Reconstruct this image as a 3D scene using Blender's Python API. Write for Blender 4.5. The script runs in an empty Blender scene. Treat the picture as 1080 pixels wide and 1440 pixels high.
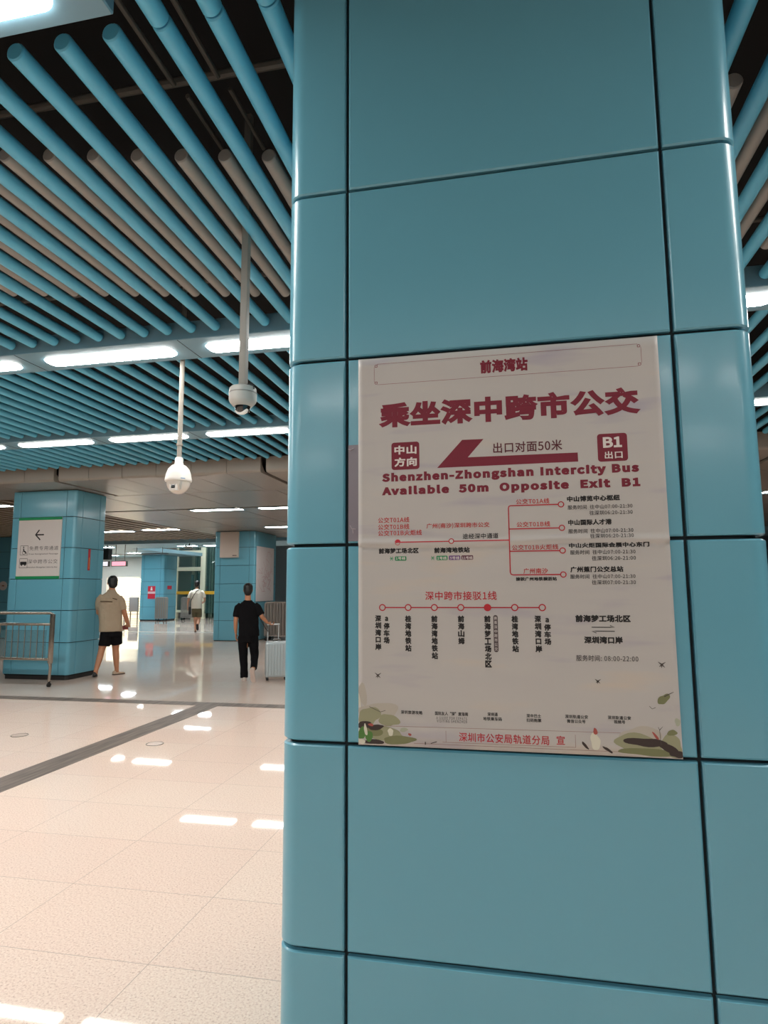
import bpy, bmesh, math, random
from mathutils import Vector, Matrix
random.seed(7)
PI = math.pi
sc = bpy.context.scene
COL = sc.collection

# ------------------------------------------------------------------ camera, world, exposure
EYE = 1.65
cam_data = bpy.data.cameras.new('camera')
cam = bpy.data.objects.new('camera', cam_data)
COL.objects.link(cam)
_r = Vector((0.97969895, 0.20040086, -0.00542848))
_u = Vector((0.02985793, -0.11908316, 0.99243524))
_f = Vector((-0.19823843, 0.97244984, 0.1226492))
cam.matrix_world = Matrix(((_r.x, _u.x, -_f.x, 0), (_r.y, _u.y, -_f.y, 0), (_r.z, _u.z, -_f.z, EYE), (0, 0, 0, 1)))
cam_data.sensor_fit = 'VERTICAL'
cam_data.sensor_height = 36.0
cam_data.sensor_width = 27.0
cam_data.lens = 880.0 / 1440.0 * 36.0
cam_data.clip_start = 0.05
cam_data.clip_end = 200
sc.camera = cam

world = bpy.data.worlds.new('world')
sc.world = world
world.use_nodes = True
world.node_tree.nodes['Background'].inputs[0].default_value = (0.75, 0.85, 1.0, 1)
world.node_tree.nodes['Background'].inputs[1].default_value = 0.25

sc.view_settings.view_transform = 'Standard'
sc.view_settings.look = 'None'
sc.view_settings.exposure = 0.5
sc.view_settings.gamma = 1.0
sc.view_settings.use_curve_mapping = False
sc.cycles.use_denoising = True
sc.cycles.max_bounces = 8
sc.cycles.diffuse_bounces = 5
sc.cycles.glossy_bounces = 4
sc.cycles.sample_clamp_indirect = 6.0
sc.cycles.caustics_reflective = False
sc.cycles.caustics_refractive = False

LAMP = 22.0        # radiance of the strip lamps
LAMP_FAR = 40.0    # recessed lamps of the lower ceiling and the hall beyond
DAY = 2500.0        # daylight down the exit stair

def area_light(name, loc, rot, sx, sy, power, color):
    l = bpy.data.lights.new(name, 'AREA')
    l.shape = 'RECTANGLE'; l.size = sx; l.size_y = sy; l.energy = power; l.color = color
    o = bpy.data.objects.new(name, l); COL.objects.link(o)
    o.location = loc; o.rotation_euler = rot
    return o
area_light('exit_daylight', (-26.2, 40.0, 6.9), (0, 0, 0), 5.0, 7.0, DAY, (1.0, 0.96, 0.88))

# ------------------------------------------------------------------ colour and materials
def lin(h):
    h = h.lstrip('#')
    out = []
    for i in (0, 2, 4):
        c = int(h[i:i + 2], 16) / 255.0
        out.append(c / 12.92 if c <= 0.04045 else ((c + 0.055) / 1.055) ** 2.4)
    return (out[0], out[1], out[2], 1.0)

MATS = {}
def mat(name, color, rough=0.5, metal=0.0, coat=0.0, emit=0.0, noise=0.0, nscale=8.0, bump=0.0, bscale=40.0, trans=0.0, alpha=1.0, coat_rough=0.05, spec=0.5):
    if name in MATS:
        return MATS[name]
    m = bpy.data.materials.new(name)
    m.use_nodes = True
    nt = m.node_tree
    b = nt.nodes['Principled BSDF']
    c = lin(color) if isinstance(color, str) else color
    b.inputs['Base Color'].default_value = c
    b.inputs['Roughness'].default_value = rough
    b.inputs['Metallic'].default_value = metal
    b.inputs['Coat Weight'].default_value = coat
    b.inputs['Coat Roughness'].default_value = coat_rough
    b.inputs['Specular IOR Level'].default_value = spec
    b.inputs['Transmission Weight'].default_value = trans
    b.inputs['Alpha'].default_value = alpha
    if emit:
        b.inputs['Emission Color'].default_value = c
        b.inputs['Emission Strength'].default_value = emit
    if noise or bump:
        tc = nt.nodes.new('ShaderNodeTexCoord')
        if noise:
            n = nt.nodes.new('ShaderNodeTexNoise')
            n.inputs['Scale'].default_value = nscale
            n.inputs['Detail'].default_value = 4
            nt.links.new(tc.outputs['Object'], n.inputs['Vector'])
            r = nt.nodes.new('ShaderNodeMapRange')
            r.inputs[3].default_value = 1.0 - noise
            r.inputs[4].default_value = 1.0 + noise
            nt.links.new(n.outputs['Fac'], r.inputs[0])
            mx = nt.nodes.new('ShaderNodeVectorMath')
            mx.operation = 'SCALE'
            mx.inputs[0].default_value = c[:3]
            nt.links.new(r.outputs[0], mx.inputs['Scale'])
            nt.links.new(mx.outputs[0], b.inputs['Base Color'])
        if bump:
            n = nt.nodes.new('ShaderNodeTexNoise')
            n.inputs['Scale'].default_value = bscale
            n.inputs['Detail'].default_value = 2
            nt.links.new(tc.outputs['Object'], n.inputs['Vector'])
            bp = nt.nodes.new('ShaderNodeBump')
            bp.inputs['Strength'].default_value = bump
            bp.inputs['Distance'].default_value = 0.02
            nt.links.new(n.outputs['Fac'], bp.inputs['Height'])
            nt.links.new(bp.outputs[0], b.inputs['Normal'])
            if coat:
                nt.links.new(bp.outputs[0], b.inputs['Coat Normal'])
    MATS[name] = m
    return m

ENAMEL = mat('teal_enamel', '#67aabf', 0.30, coat=0.4, coat_rough=0.13, noise=0.03, nscale=1.5, bump=0.03, bscale=2.2)
DARKGAP = mat('dark_joint', '#0a1e24', 0.7)
PLINTH = mat('dark_plinth', '#2b2a2a', 0.5)
TUBE_TEAL = mat('teal_tube', '#5bb3d2', 0.38, noise=0.04, nscale=3)
TUBE_GREY = mat('grey_tube', '#8d8983', 0.5, noise=0.05, nscale=3)
RAILDARK = mat('ceiling_rail', '#57534c', 0.5)
VOID = mat('ceiling_void', '#121213', 0.9)
FIXTURE = mat('blue_grey_housing', '#6d93a3', 0.42)
LAMPM = mat('strip_diffuser', (1.0, 0.975, 0.93, 1), 0.4, emit=LAMP)
LAMPF = mat('recessed_diffuser', (1.0, 0.98, 0.95, 1), 0.4, emit=LAMP_FAR * 0.55)
LAMPB = mat('cool_diffuser', (0.86, 0.96, 1.0, 1), 0.4, emit=LAMP_FAR)
LAMPA = mat('added_fill_diffuser', (0.86, 0.96, 1.0, 1), 0.4, emit=LAMP_FAR * 0.55)  # glow of the added fill lamps over the lift
SOFFIT = mat('beige_metal_panel', '#999187', 0.27, metal=0.0, noise=0.03, nscale=1.2)
SOFFITDK = mat('ceiling_joint', '#26221e', 0.8)
BROWN = mat('brown_slat', '#8a7a66', 0.5)
FARCEIL = mat('pale_teal_ceiling', '#86a7b2', 0.5)
WHITEW = mat('white_wall', '#d8d5cd', 0.6)
STEEL = mat('stainless_steel', '#b5aea3', 0.24, metal=0.9)
STEELDK = mat('dark_steel', '#6b655e', 0.35, metal=0.7)
RUBBER = mat('black_rubber', '#141414', 0.6)
CAMWHITE = mat('white_plastic', '#ece7e0', 0.35)
CAMGREY = mat('grey_plastic', '#b9b7b1', 0.45)
BLACKGL = mat('black_glass', '#0a090b', 0.06, coat=1.0)
SIGNWHITE = mat('sign_white', '#cfc9c5', 0.5)
GREEN = mat('sign_green', '#0d8a55', 0.5)
INK = mat('black_ink', '#151314', 0.6)
INKGREY = mat('grey_ink', '#3d3838', 0.6)
CRIMSON = mat('crimson_ink', '#780427', 0.5)
MAROON = mat('maroon_ink', '#571423', 0.5)
REDINK = mat('red_ink', '#b93230', 0.5)
REDINK2 = mat('deep_red_ink', '#b81a2a', 0.5)
WHITEINK = mat('white_ink', '#e3dcd8', 0.5)

# paper with drifting mist of mauve and straw (printed background)
def paper():
    m = bpy.data.materials.new('poster_paper'); m.use_nodes = True
    nt = m.node_tree; b = nt.nodes['Principled BSDF']
    b.inputs['Roughness'].default_value = 0.42
    tc = nt.nodes.new('ShaderNodeTexCoord')
    mp = nt.nodes.new('ShaderNodeMapping'); mp.inputs['Scale'].default_value = (1.6, 1.0, 9.0)
    nt.links.new(tc.outputs['Object'], mp.inputs[0])
    n = nt.nodes.new('ShaderNodeTexNoise'); n.inputs['Scale'].default_value = 1.3; n.inputs['Detail'].default_value = 3
    nt.links.new(mp.outputs[0], n.inputs['Vector'])
    cr = nt.nodes.new('ShaderNodeValToRGB')
    e = cr.color_ramp.elements
    e[0].position = 0.30; e[0].color = lin('#aeaab4')
    e[1].position = 0.74; e[1].color = lin('#c9c0b4')
    for p, c in ((0.42, '#bfbdba'), (0.6, '#c1bfbb')):
        x = e.new(p); x.color = lin(c)
    nt.links.new(n.outputs['Fac'], cr.inputs[0])
    nt.links.new(cr.outputs[0], b.inputs['Base Color'])
    MATS['poster_paper'] = m
    return m
PAPER = paper()

def floor_material():
    m = bpy.data.materials.new('granite_floor'); m.use_nodes = True
    nt = m.node_tree; b = nt.nodes['Principled BSDF']; L = nt.links.new
    N = nt.nodes.new
    tc = N('ShaderNodeTexCoord')
    sx = N('ShaderNodeSeparateXYZ'); L(tc.outputs['Object'], sx.inputs[0])
    def math_(op, a, bb=None):
        n = N('ShaderNodeMath'); n.operation = op
        for i, v in ((0, a), (1, bb)):
            if v is None: continue
            if isinstance(v, (int, float)): n.inputs[i].default_value = v
            else: L(v, n.inputs[i])
        return n.outputs[0]
    TX_, TY_ = 0.858, 0.622
    ux = math_('DIVIDE', math_('ADD', sx.outputs[0], 1.640 + TX_ * 60), TX_)
    uy = math_('DIVIDE', math_('ADD', sx.outputs[1], -2.735 + TY_ * 60), TY_)
    fx = math_('FRACT', ux); fy = math_('FRACT', uy)
    def edge(f, size):
        d = math_('MINIMUM', f, math_('SUBTRACT', 1.0, f))
        return math_('LESS_THAN', math_('MULTIPLY', d, size), 0.0016)
    joint = math_('MAXIMUM', edge(fx, TX_), edge(fy, TY_))
    cell = N('ShaderNodeCombineXYZ'); L(math_('FLOOR', ux), cell.inputs[0]); L(math_('FLOOR', uy), cell.inputs[1])
    wn = N('ShaderNodeTexWhiteNoise'); wn.noise_dimensions = '3D'; L(cell.outputs[0], wn.inputs['Vector'])
    sp = N('ShaderNodeTexNoise'); sp.inputs['Scale'].default_value = 95; sp.inputs['Detail'].default_value = 3; sp.inputs['Roughness'].default_value = 0.75
    L(tc.outputs['Object'], sp.inputs['Vector'])
    cr = N('ShaderNodeValToRGB'); e = cr.color_ramp.elements
    e[0].position = 0.28; e[0].color = lin('#b3968a')
    e[1].position = 0.70; e[1].color = lin('#f2e4da')
    x = e.new(0.45); x.color = lin('#e6d0c4')
    x = e.new(0.56); x.color = lin('#ecd9cd')
    L(sp.outputs['Fac'], cr.inputs[0])
    big = N('ShaderNodeTexNoise'); big.inputs['Scale'].default_value = 1.1; L(tc.outputs['Object'], big.inputs['Vector'])
    tint = N('ShaderNodeMix'); tint.data_type = 'RGBA'; tint.blend_type = 'MULTIPLY'
    tint.inputs[0].default_value = 1.0
    t2 = N('ShaderNodeMix'); t2.data_type = 'RGBA'
    t2.inputs[6].default_value = (0.97, 0.90, 0.86, 1); t2.inputs[7].default_value = (1.0, 0.99, 0.95, 1)
    L(math_('MULTIPLY', math_('ADD', wn.outputs['Value'], big.outputs['Fac']), 0.5), t2.inputs[0])
    L(cr.outputs[0], tint.inputs[6]); L(t2.outputs[2], tint.inputs[7])
    # beyond the grey border the granite is greyer
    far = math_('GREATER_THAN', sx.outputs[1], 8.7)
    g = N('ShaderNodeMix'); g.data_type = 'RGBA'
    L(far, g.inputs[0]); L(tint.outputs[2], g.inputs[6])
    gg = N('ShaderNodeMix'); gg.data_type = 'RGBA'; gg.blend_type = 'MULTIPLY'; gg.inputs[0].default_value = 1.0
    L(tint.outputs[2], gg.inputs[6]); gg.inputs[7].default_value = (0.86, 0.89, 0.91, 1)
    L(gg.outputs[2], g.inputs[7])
    j = N('ShaderNodeMix'); j.data_type = 'RGBA'
    L(joint, j.inputs[0]); L(g.outputs[2], j.inputs[6]); j.inputs[7].default_value = lin('#b39f94')
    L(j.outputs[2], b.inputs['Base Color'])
    b.inputs['Roughness'].default_value = 0.034
    b.inputs['Specular IOR Level'].default_value = 0.12
    return m

def strip_material():
    m = bpy.data.materials.new('grey_granite'); m.use_nodes = True
    nt = m.node_tree; b = nt.nodes['Principled BSDF']
    tc = nt.nodes.new('ShaderNodeTexCoord')
    mp = nt.nodes.new('ShaderNodeMapping'); mp.inputs['Scale'].default_value = (30, 2.0, 1)
    nt.links.new(tc.outputs['Object'], mp.inputs[0])
    n = nt.nodes.new('ShaderNodeTexNoise'); n.inputs['Scale'].default_value = 1.0; n.inputs['Detail'].default_value = 5
    nt.links.new(mp.outputs[0], n.inputs['Vector'])
    cr = nt.nodes.new('ShaderNodeValToRGB')
    cr.color_ramp.elements[0].position = 0.3; cr.color_ramp.elements[0].color = lin('#5c524d')
    cr.color_ramp.elements[1].position = 0.7; cr.color_ramp.elements[1].color = lin('#857970')
    nt.links.new(n.outputs['Fac'], cr.inputs[0]); nt.links.new(cr.outputs[0], b.inputs['Base Color'])
    b.inputs['Roughness'].default_value = 0.5
    b.inputs['Specular IOR Level'].default_value = 0.2
    return m

# ------------------------------------------------------------------ builders
ORG = {}
def link(o, parent):
    COL.objects.link(o)
    if parent is not None:
        o.parent = parent
    return o

def obj(name, bm, m, parent=None, smooth=True, angle=35, origin=None):
    """one mesh object; bm is in world coordinates, a child is stored relative to its thing's base"""
    org = ORG.get(parent.name, Vector((0, 0, 0))) if parent is not None else Vector(origin or (0, 0, 0))
    if isinstance(bm, bpy.types.Mesh):
        me = bm
    else:
        bmesh.ops.recalc_face_normals(bm, faces=bm.faces[:]) if bm.faces else None
        me = bpy.data.meshes.new(name)
        bm.to_mesh(me); bm.free()
    if org.length:
        me.transform(Matrix.Translation(-org))
    if smooth and len(me.polygons):
        me.shade_smooth()
        me.set_sharp_from_angle(angle=math.radians(angle))
    for mm in (m if isinstance(m, (list, tuple)) else [m]):
        me.materials.append(mm)
    o = bpy.data.objects.new(name, me)
    link(o, parent)
    if parent is None:
        o.location = org
    ORG[o.name] = org
    return o

def tag(o, label=None, cat=None, group=None, kind=None):
    if label: o['label'] = label
    if cat: o['category'] = cat
    if group: o['group'] = group
    if kind: o['kind'] = kind
    return o

def thing(name, label, cat, loc=(0, 0, 0), group=None, kind=None, rz=0.0):
    o = bpy.data.objects.new(name, None)
    o.empty_display_size = 0.1
    COL.objects.link(o)
    o.location = loc
    ORG[o.name] = Vector(loc)
    if rz:
        o.rotation_euler = (0, 0, rz)
    return tag(o, label, cat, group, kind)

def copy_thing(src, delta, label=None, group=None, name=None):
    kids = [c for c in COL.objects if c.parent == src]
    r = src.copy(); COL.objects.link(r); r.location = src.location + Vector(delta)
    if label: r['label'] = label
    if group: r['group'] = group
    for c in kids:
        k = c.copy(); COL.objects.link(k); k.parent = r
        for g in [x for x in COL.objects if x.parent == c]:
            q = g.copy(); COL.objects.link(q); q.parent = k
    return r

def B():
    return bmesh.new()

def box(bm, x0, x1, y0, y1, z0, z1, bev=0.0, seg=2):
    vs = [bm.verts.new((x, y, z)) for x in (x0, x1) for y in (y0, y1) for z in (z0, z1)]
    fs = [(0, 1, 3, 2), (4, 6, 7, 5), (0, 4, 5, 1), (2, 3, 7, 6), (0, 2, 6, 4), (1, 5, 7, 3)]
    faces = [bm.faces.new([vs[i] for i in f]) for f in fs]
    if bev:
        es = list({e for f in faces for e in f.edges})
        bmesh.ops.bevel(bm, geom=es, offset=bev, segments=seg, affect='EDGES', profile=0.6)
    return bm

def frame_axes(d):
    d = d.normalized()
    a = Vector((0, 0, 1)) if abs(d.z) < 0.9 else Vector((1, 0, 0))
    s = d.cross(a).normalized()
    return s, s.cross(d).normalized()

def tube(bm, pts, rad, n=12, cap=True):
    """swept tube through pts with radius per point (number or list; item may be (rx, ry))"""
    pts = [Vector(p) for p in pts]
    rads = rad if isinstance(rad, (list, tuple)) else [rad] * len(pts)
    rings = []
    s = None
    for i, p in enumerate(pts):
        if i == 0: d = pts[1] - pts[0]
        elif i == len(pts) - 1: d = pts[-1] - pts[-2]
        else: d = (pts[i + 1] - pts[i]).normalized() + (pts[i] - pts[i - 1]).normalized()
        d.normalize()
        if s is None:
            s, t = frame_axes(d)
        else:
            s = (s - d * s.dot(d)).normalized(); t = s.cross(d).normalized()
        r = rads[i]
        rx, ry = r if isinstance(r, (list, tuple)) else (r, r)
        rings.append([bm.verts.new(p + s * (rx * math.cos(2 * PI * k / n)) + t * (ry * math.sin(2 * PI * k / n))) for k in range(n)])
    for a, b2 in zip(rings, rings[1:]):
        for k in range(n):
            bm.faces.new((a[k], a[(k + 1) % n], b2[(k + 1) % n], b2[k]))
    if cap:
        bm.faces.new(rings[0]); bm.faces.new(rings[-1])
    return bm

def lathe(bm, prof, c, n=32):
    """prof: (r, z) from top to bottom about the vertical through c"""
    rings = []
    for r, z in prof:
        if r < 1e-5:
            rings.append([bm.verts.new((c[0], c[1], c[2] + z))])
        else:
            rings.append([bm.verts.new((c[0] + r * math.cos(2 * PI * k / n), c[1] + r * math.sin(2 * PI * k / n), c[2] + z)) for k in range(n)])
    for a, b2 in zip(rings, rings[1:]):
        for k in range(n):
            k2 = (k + 1) % n
            if len(a) == 1 and len(b2) == 1: continue
            if len(a) == 1: bm.faces.new((a[0], b2[k], b2[k2]))
            elif len(b2) == 1: bm.faces.new((a[k], a[k2], b2[0]))
            else: bm.faces.new((a[k], a[k2], b2[k2], b2[k]))
    if len(rings[0]) > 1: bm.faces.new(rings[0])
    if len(rings[-1]) > 1: bm.faces.new(rings[-1])
    return bm

def rounded(x0, x1, y0, y1, r, n=6):
    out = []
    for cx, cy, a0 in ((x1 - r, y0 + r, -PI / 2), (x1 - r, y1 - r, 0), (x0 + r, y1 - r, PI / 2), (x0 + r, y0 + r, PI)):
        for k in range(n + 1):
            a = a0 + k * PI / 2 / n
            out.append((cx + r * math.cos(a), cy + r * math.sin(a)))
    return out

def prism(bm, poly, z0, z1):
    a = [bm.verts.new((x, y, z0)) for x, y in poly]
    b2 = [bm.verts.new((x, y, z1)) for x, y in poly]
    n = len(poly)
    bm.faces.new(a); bm.faces.new(b2)
    for k in range(n):
        bm.faces.new((a[k], a[(k + 1) % n], b2[(k + 1) % n], b2[k]))
    return bm

def flat_xz(bm, poly, y):
    """flat outline in the x-z plane at depth y"""
    bm.faces.new([bm.verts.new((x, y, z)) for x, z in poly])
    return bm

def slab_xz(bm, poly, y0, y1):
    a = [bm.verts.new((x, y0, z)) for x, z in poly]
    b2 = [bm.verts.new((x, y1, z)) for x, z in poly]
    n = len(poly)
    bm.faces.new(a); bm.faces.new(b2)
    for k in range(n):
        bm.faces.new((a[k], a[(k + 1) % n], b2[(k + 1) % n], b2[k]))
    return bm

try:    # Blender's own interface face; the built-in one otherwise
    import os
    _fd = bpy.utils.system_resource('DATAFILES', path='fonts')
    FACE = bpy.data.fonts.load(os.path.join(_fd, 'Noto Sans CJK Regular.woff2'))
except Exception:
    FACE = None
_TXT = {}
def glyphs(s, bold=0.0, res=3):
    """outline of a line of text as (verts, faces), fitted to the unit box; bold widens every stroke"""
    key = (s, bold, res)
    if key in _TXT:
        return _TXT[key]
    cu = bpy.data.curves.new('lettering', 'FONT')
    if FACE: cu.font = FACE
    cu.body = s; cu.size = 1.0; cu.resolution_u = res; cu.bevel_depth = bold; cu.bevel_resolution = 0
    if any(ord(ch) > 0x2e00 for ch in s): cu.space_character = 1.03
    elif len(s) > 16: cu.space_character = 1.10
    ob = bpy.data.objects.new('lettering', cu)
    COL.objects.link(ob)
    bpy.context.view_layer.update()
    me = bpy.data.meshes.new_from_object(ob.evaluated_get(bpy.context.evaluated_depsgraph_get()))
    vs = [v.co.copy() for v in me.vertices]
    fs = [tuple(p.vertices) for p in me.polygons if max(vs[i].z for i in p.vertices) > -1e-5 and (not bold or p.normal.z > -0.001)]
    zs = [v.z for v in vs]; zm = max(zs) or 1.0
    bpy.data.objects.remove(ob); bpy.data.curves.remove(cu); bpy.data.meshes.remove(me)
    used = sorted({i for f in fs for i in f}); new = {i: k for k, i in enumerate(used)}
    zz = [vs[i].z for i in used]
    vs = [vs[i] for i in used]; fs = [tuple(new[i] for i in f) for f in fs]
    x0 = min(v.x for v in vs); x1 = max(v.x for v in vs); y0 = min(v.y for v in vs); y1 = max(v.y for v in vs)
    vs = [((v.x - x0) / (x1 - x0), (v.y - y0) / (y1 - y0)) for v in vs]
    vs = [(a, b2, (zz[i] / zm if bold else 0.0) * 0.00035) for i, (a, b2) in enumerate(vs)]
    _TXT[key] = (vs, fs)
    return _TXT[key]

def put_text(bm, s, x0, x1, zc, h, y, bold=0.0, res=3, sg=1):
    vs, fs = glyphs(s, bold, res)
    vv = [bm.verts.new((x0 + a * (x1 - x0), y + sg * e, zc - h / 2 + b2 * h)) for a, b2, e in vs]
    for f in fs:
        try: bm.faces.new([vv[i] for i in f])
        except ValueError: pass
    return bm

# ------------------------------------------------------------------ the room
bm = B(); box(bm, -45, 20, -12, 48, -0.2, 0.0)
tag(obj('floor', bm, floor_material(), smooth=False), kind='structure')
GRAN = strip_material()
bm = B(); box(bm, -4.53, -4.20, -12, 8.58, -0.05, 0.002)
tag(obj('trim_1', bm, GRAN, smooth=False), kind='structure')
bm = B(); box(bm, -45, 20, 8.58, 8.84, -0.05, 0.002)
tag(obj('trim_2', bm, GRAN, smooth=False), kind='structure')
bm = B(); box(bm, -45, 20, 23.0, 23.45, -0.05, 0.002)
tag(obj('trim_3', bm, mat('pale_stone', '#e6e2da', 0.15), smooth=False), kind='structure')

bm = B(); box(bm, -45, 20, -12, 9.9, 4.95, 5.1)
tag(obj('ceiling', bm, VOID, smooth=False), kind='structure')
for nm, d in (('wall_back', (-45, 20, -12.2, -12, 0, 5.1)), ('wall_left', (-45.2, -45, -12, 48, 0, 7.5)), ('wall_right', (20, 20.2, -12, 48, 0, 7.5)), ('wall_far', (-45, 20, 47.8, 48, 0, 7.5))):
    bm = B(); box(bm, *d)
    tag(obj(nm, bm, mat('grey_wall', '#9aa3a4', 0.6), smooth=False), kind='structure')

# lower ceiling of beige metal panels with a rounded edge towards the slatted ceiling
bm = B()
def fascia(bm, x0, x1):
    prof = [(9.72, 3.86)]
    R0 = 0.05
    prof += [(9.65, 3.86)]
    for k in range(7):
        a = k / 6 * PI / 2
        prof.append((9.65 + R0 * (1 - math.cos(a)), 3.60 + R0 * (1 - math.sin(a))))
    prof += [(11.44, 3.60), (11.44, 3.64), (9.85, 3.64), (9.72, 3.74)]
    a = [bm.verts.new((x0, y, z)) for y, z in prof]; b2 = [bm.verts.new((x1, y, z)) for y, z in prof]
    n = len(prof); bm.faces.new(a); bm.faces.new(b2)
    for k in range(n): bm.faces.new((a[k], a[(k + 1) % n], b2[(k + 1) % n], b2[k]))
x = -7.96 - 0.657 * 48
i = 0
while x < 16:
    g = 0.05 if i % 6 == 0 else 0.004
    g2 = 0.05 if (i + 1) % 6 == 0 else 0.004
    fascia(bm, x + g, x + 0.657 - g2)
    x += 0.657; i += 1
xs = [-10.3 + 1.93 * k for k in range(0, 14)]
for xa, xb in zip(xs, xs[1:]):
    for ya, yb in ((11.47, 13.70), (13.86, 15.9), (15.93, 18.0), (18.03, 20.1), (20.13, 22.1)):
        box(bm, xa + 0.012, xb - 0.012, ya, yb, 3.60, 3.63)
tag(obj('ceiling_2', bm, SOFFIT, angle=30), kind='structure')
bm = B(); box(bm, -45, 20, 9.9, 22.2, 3.9, 4.1); box(bm, -45, 20, 9.73, 9.9, 3.87, 5.0)
tag(obj('ceiling_3', bm, SOFFITDK, smooth=False), kind='structure')
# bay of brown slats beside it
bm = B()
y = 11.6
x = -30.0
while x < -10.4:
    box(bm, x, x + 0.17, 11.5, 22.1, 3.60, 3.68)
    x += 0.36
tag(obj('ceiling_4', bm, BROWN, smooth=False), kind='structure')
# bulkhead and pale ceiling of the hall beyond
bm = B(); box(bm, -45, 20, 22.2, 22.35, 3.48, 4.1)
box(bm, -45, 20, 22.35, 26.6, 3.62, 3.8); box(bm, -45, -17.6, 26.6, 33.5, 3.62, 3.8)
tag(obj('ceiling_5', bm, FARCEIL, smooth=False), kind='structure')
bm = B(); box(bm, -17.6, 20, 26.6, 48, 6.2, 6.4); box(bm, -45, -17.6, 33.5, 48, 7.2, 7.4)
tag(obj('ceiling_6', bm, mat('atrium_ceiling', '#4f7684', 0.6), smooth=False), kind='structure')
# white wall with the bright exit opening
bm = B()
box(bm, -45, -21.0, 33.5, 33.8, 2.45, 3.62)
box(bm, -45, -23.75, 33.5, 33.8, 0, 2.45)
box(bm, -21.2, -21.0, 33.8, 48, 0, 7.2)
box(bm, -31.0, -30.8, 33.8, 48, 0, 7.2)
tag(obj('wall_exit', bm, WHITEW, smooth=False), kind='structure')

# ------------------------------------------------------------------ enamel pillars
def panel(bm, line, z0, z1, bev=0.005, t=0.02):
    """enamel panel following a plan line [(x, y, nx, ny)], bevelled all round, thickness t"""
    # extra end columns for the bevel
    def along(p, q, d):
        L = math.hypot(q[0] - p[0], q[1] - p[1])
        return (p[0] + (q[0] - p[0]) * d / L, p[1] + (q[1] - p[1]) * d / L, p[2], p[3])
    cols = [(line[0], bev), (along(line[0], line[1], bev), 0)] + [(p, 0) for p in line[1:-1]] + [(along(line[-1], line[-2], bev), 0), (line[-1], bev)]
    rows = [(z0, bev), (z0 + bev, 0), (z1 - bev, 0), (z1, bev)]
    G = []
    for z, rb in rows:
        G.append([bm.verts.new((p[0] - p[2] * max(rb, cb), p[1] - p[3] * max(rb, cb), z)) for p, cb in cols])
    for a in range(3):
        for k in range(len(cols) - 1):
            bm.faces.new((G[a][k], G[a][k + 1], G[a + 1][k + 1], G[a + 1][k]))
    # returns into the joint
    lo = [bm.verts.new((p[0] - p[2] * t, p[1] - p[3] * t, z0)) for p, _ in cols]
    hi = [bm.verts.new((p[0] - p[2] * t, p[1] - p[3] * t, z1)) for p, _ in cols]
    for k in range(len(cols) - 1):
        bm.faces.new((G[0][k], lo[k], lo[k + 1], G[0][k + 1]))
        bm.faces.new((G[3][k], G[3][k + 1], hi[k + 1], hi[k]))
    bm.faces.new([lo[0]] + [G[a][0] for a in range(4)] + [hi[0]])
    bm.faces.new([hi[-1]] + [G[a][-1] for a in (3, 2, 1, 0)] + [lo[-1]])

def pillar(label, x0, x1, y0, y1, joints, xj=None, off=0.206, gap=0.0054, r=0.062, mid=True, yj=None):
    """square-plan pillar clad in enamel panels; joints = heights of the horizontal joints, bottom and top included"""
    root = thing('pillar', label, 'pillar', ((x0 + x1) / 2, (y0 + y1) / 2, 0), 'enamel pillars of the concourse', 'thing')
    xl, xr = xj if xj else (x0 + off, x1 - off)
    ya, yb = y0 + off, y1 - off
    def corner(cx, cy, a0, n=10):
        return [(cx + r * math.cos(a0 + k * PI / 2 / n), cy + r * math.sin(a0 + k * PI / 2 / n), math.cos(a0 + k * PI / 2 / n), math.sin(a0 + k * PI / 2 / n)) for k in range(n + 1)]
    g = gap
    lines = [
        [(xl + g, y0, 0, -1), ((xl + xr) / 2, y0, 0, -1), (xr - g, y0, 0, -1)],
        [(xr + g, y0, 0, -1)] + corner(x1 - r, y0 + r, -PI / 2) + [(x1, ya - g, 1, 0)],
        [(x1, yb + g, 1, 0)] + corner(x1 - r, y1 - r, 0) + [(xr + g, y1, 0, 1)],
        [(xr - g, y1, 0, 1), ((xl + xr) / 2, y1, 0, 1), (xl + g, y1, 0, 1)],
        [(xl - g, y1, 0, 1)] + corner(x0 + r, y1 - r, PI / 2) + [(x0, yb + g, -1, 0)],
        [(x0, ya - g, -1, 0)] + corner(x0 + r, y0 + r, PI) + [(xl - g, y0, 0, -1)],
    ]
    if mid:
        lines += [[(x1, ya + g, 1, 0), (x1, (ya + yb) / 2, 1, 0), (x1, yb - g, 1, 0)], [(x0, yb - g, -1, 0), (x0, (ya + yb) / 2, -1, 0), (x0, ya + g, -1, 0)]]
    for za, zb in zip(joints, joints[1:]):
        for ln in lines:
            bm = B(); panel(bm, ln, za + g, zb - g)
            obj('panel', bm, ENAMEL, root, angle=22)
    bm = B(); prism(bm, rounded(x0 + 0.019, x1 - 0.019, y0 + 0.019, y1 - 0.019, r), joints[0] - 0.02, joints[-1])
    obj('core', bm, DARKGAP, root)
    bm = B(); prism(bm, rounded(x0 + 0.03, x1 - 0.03, y0 + 0.03, y1 - 0.03, r), 0, joints[0] - 0.005)
    obj('plinth', bm, PLINTH, root)
    return root

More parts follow.
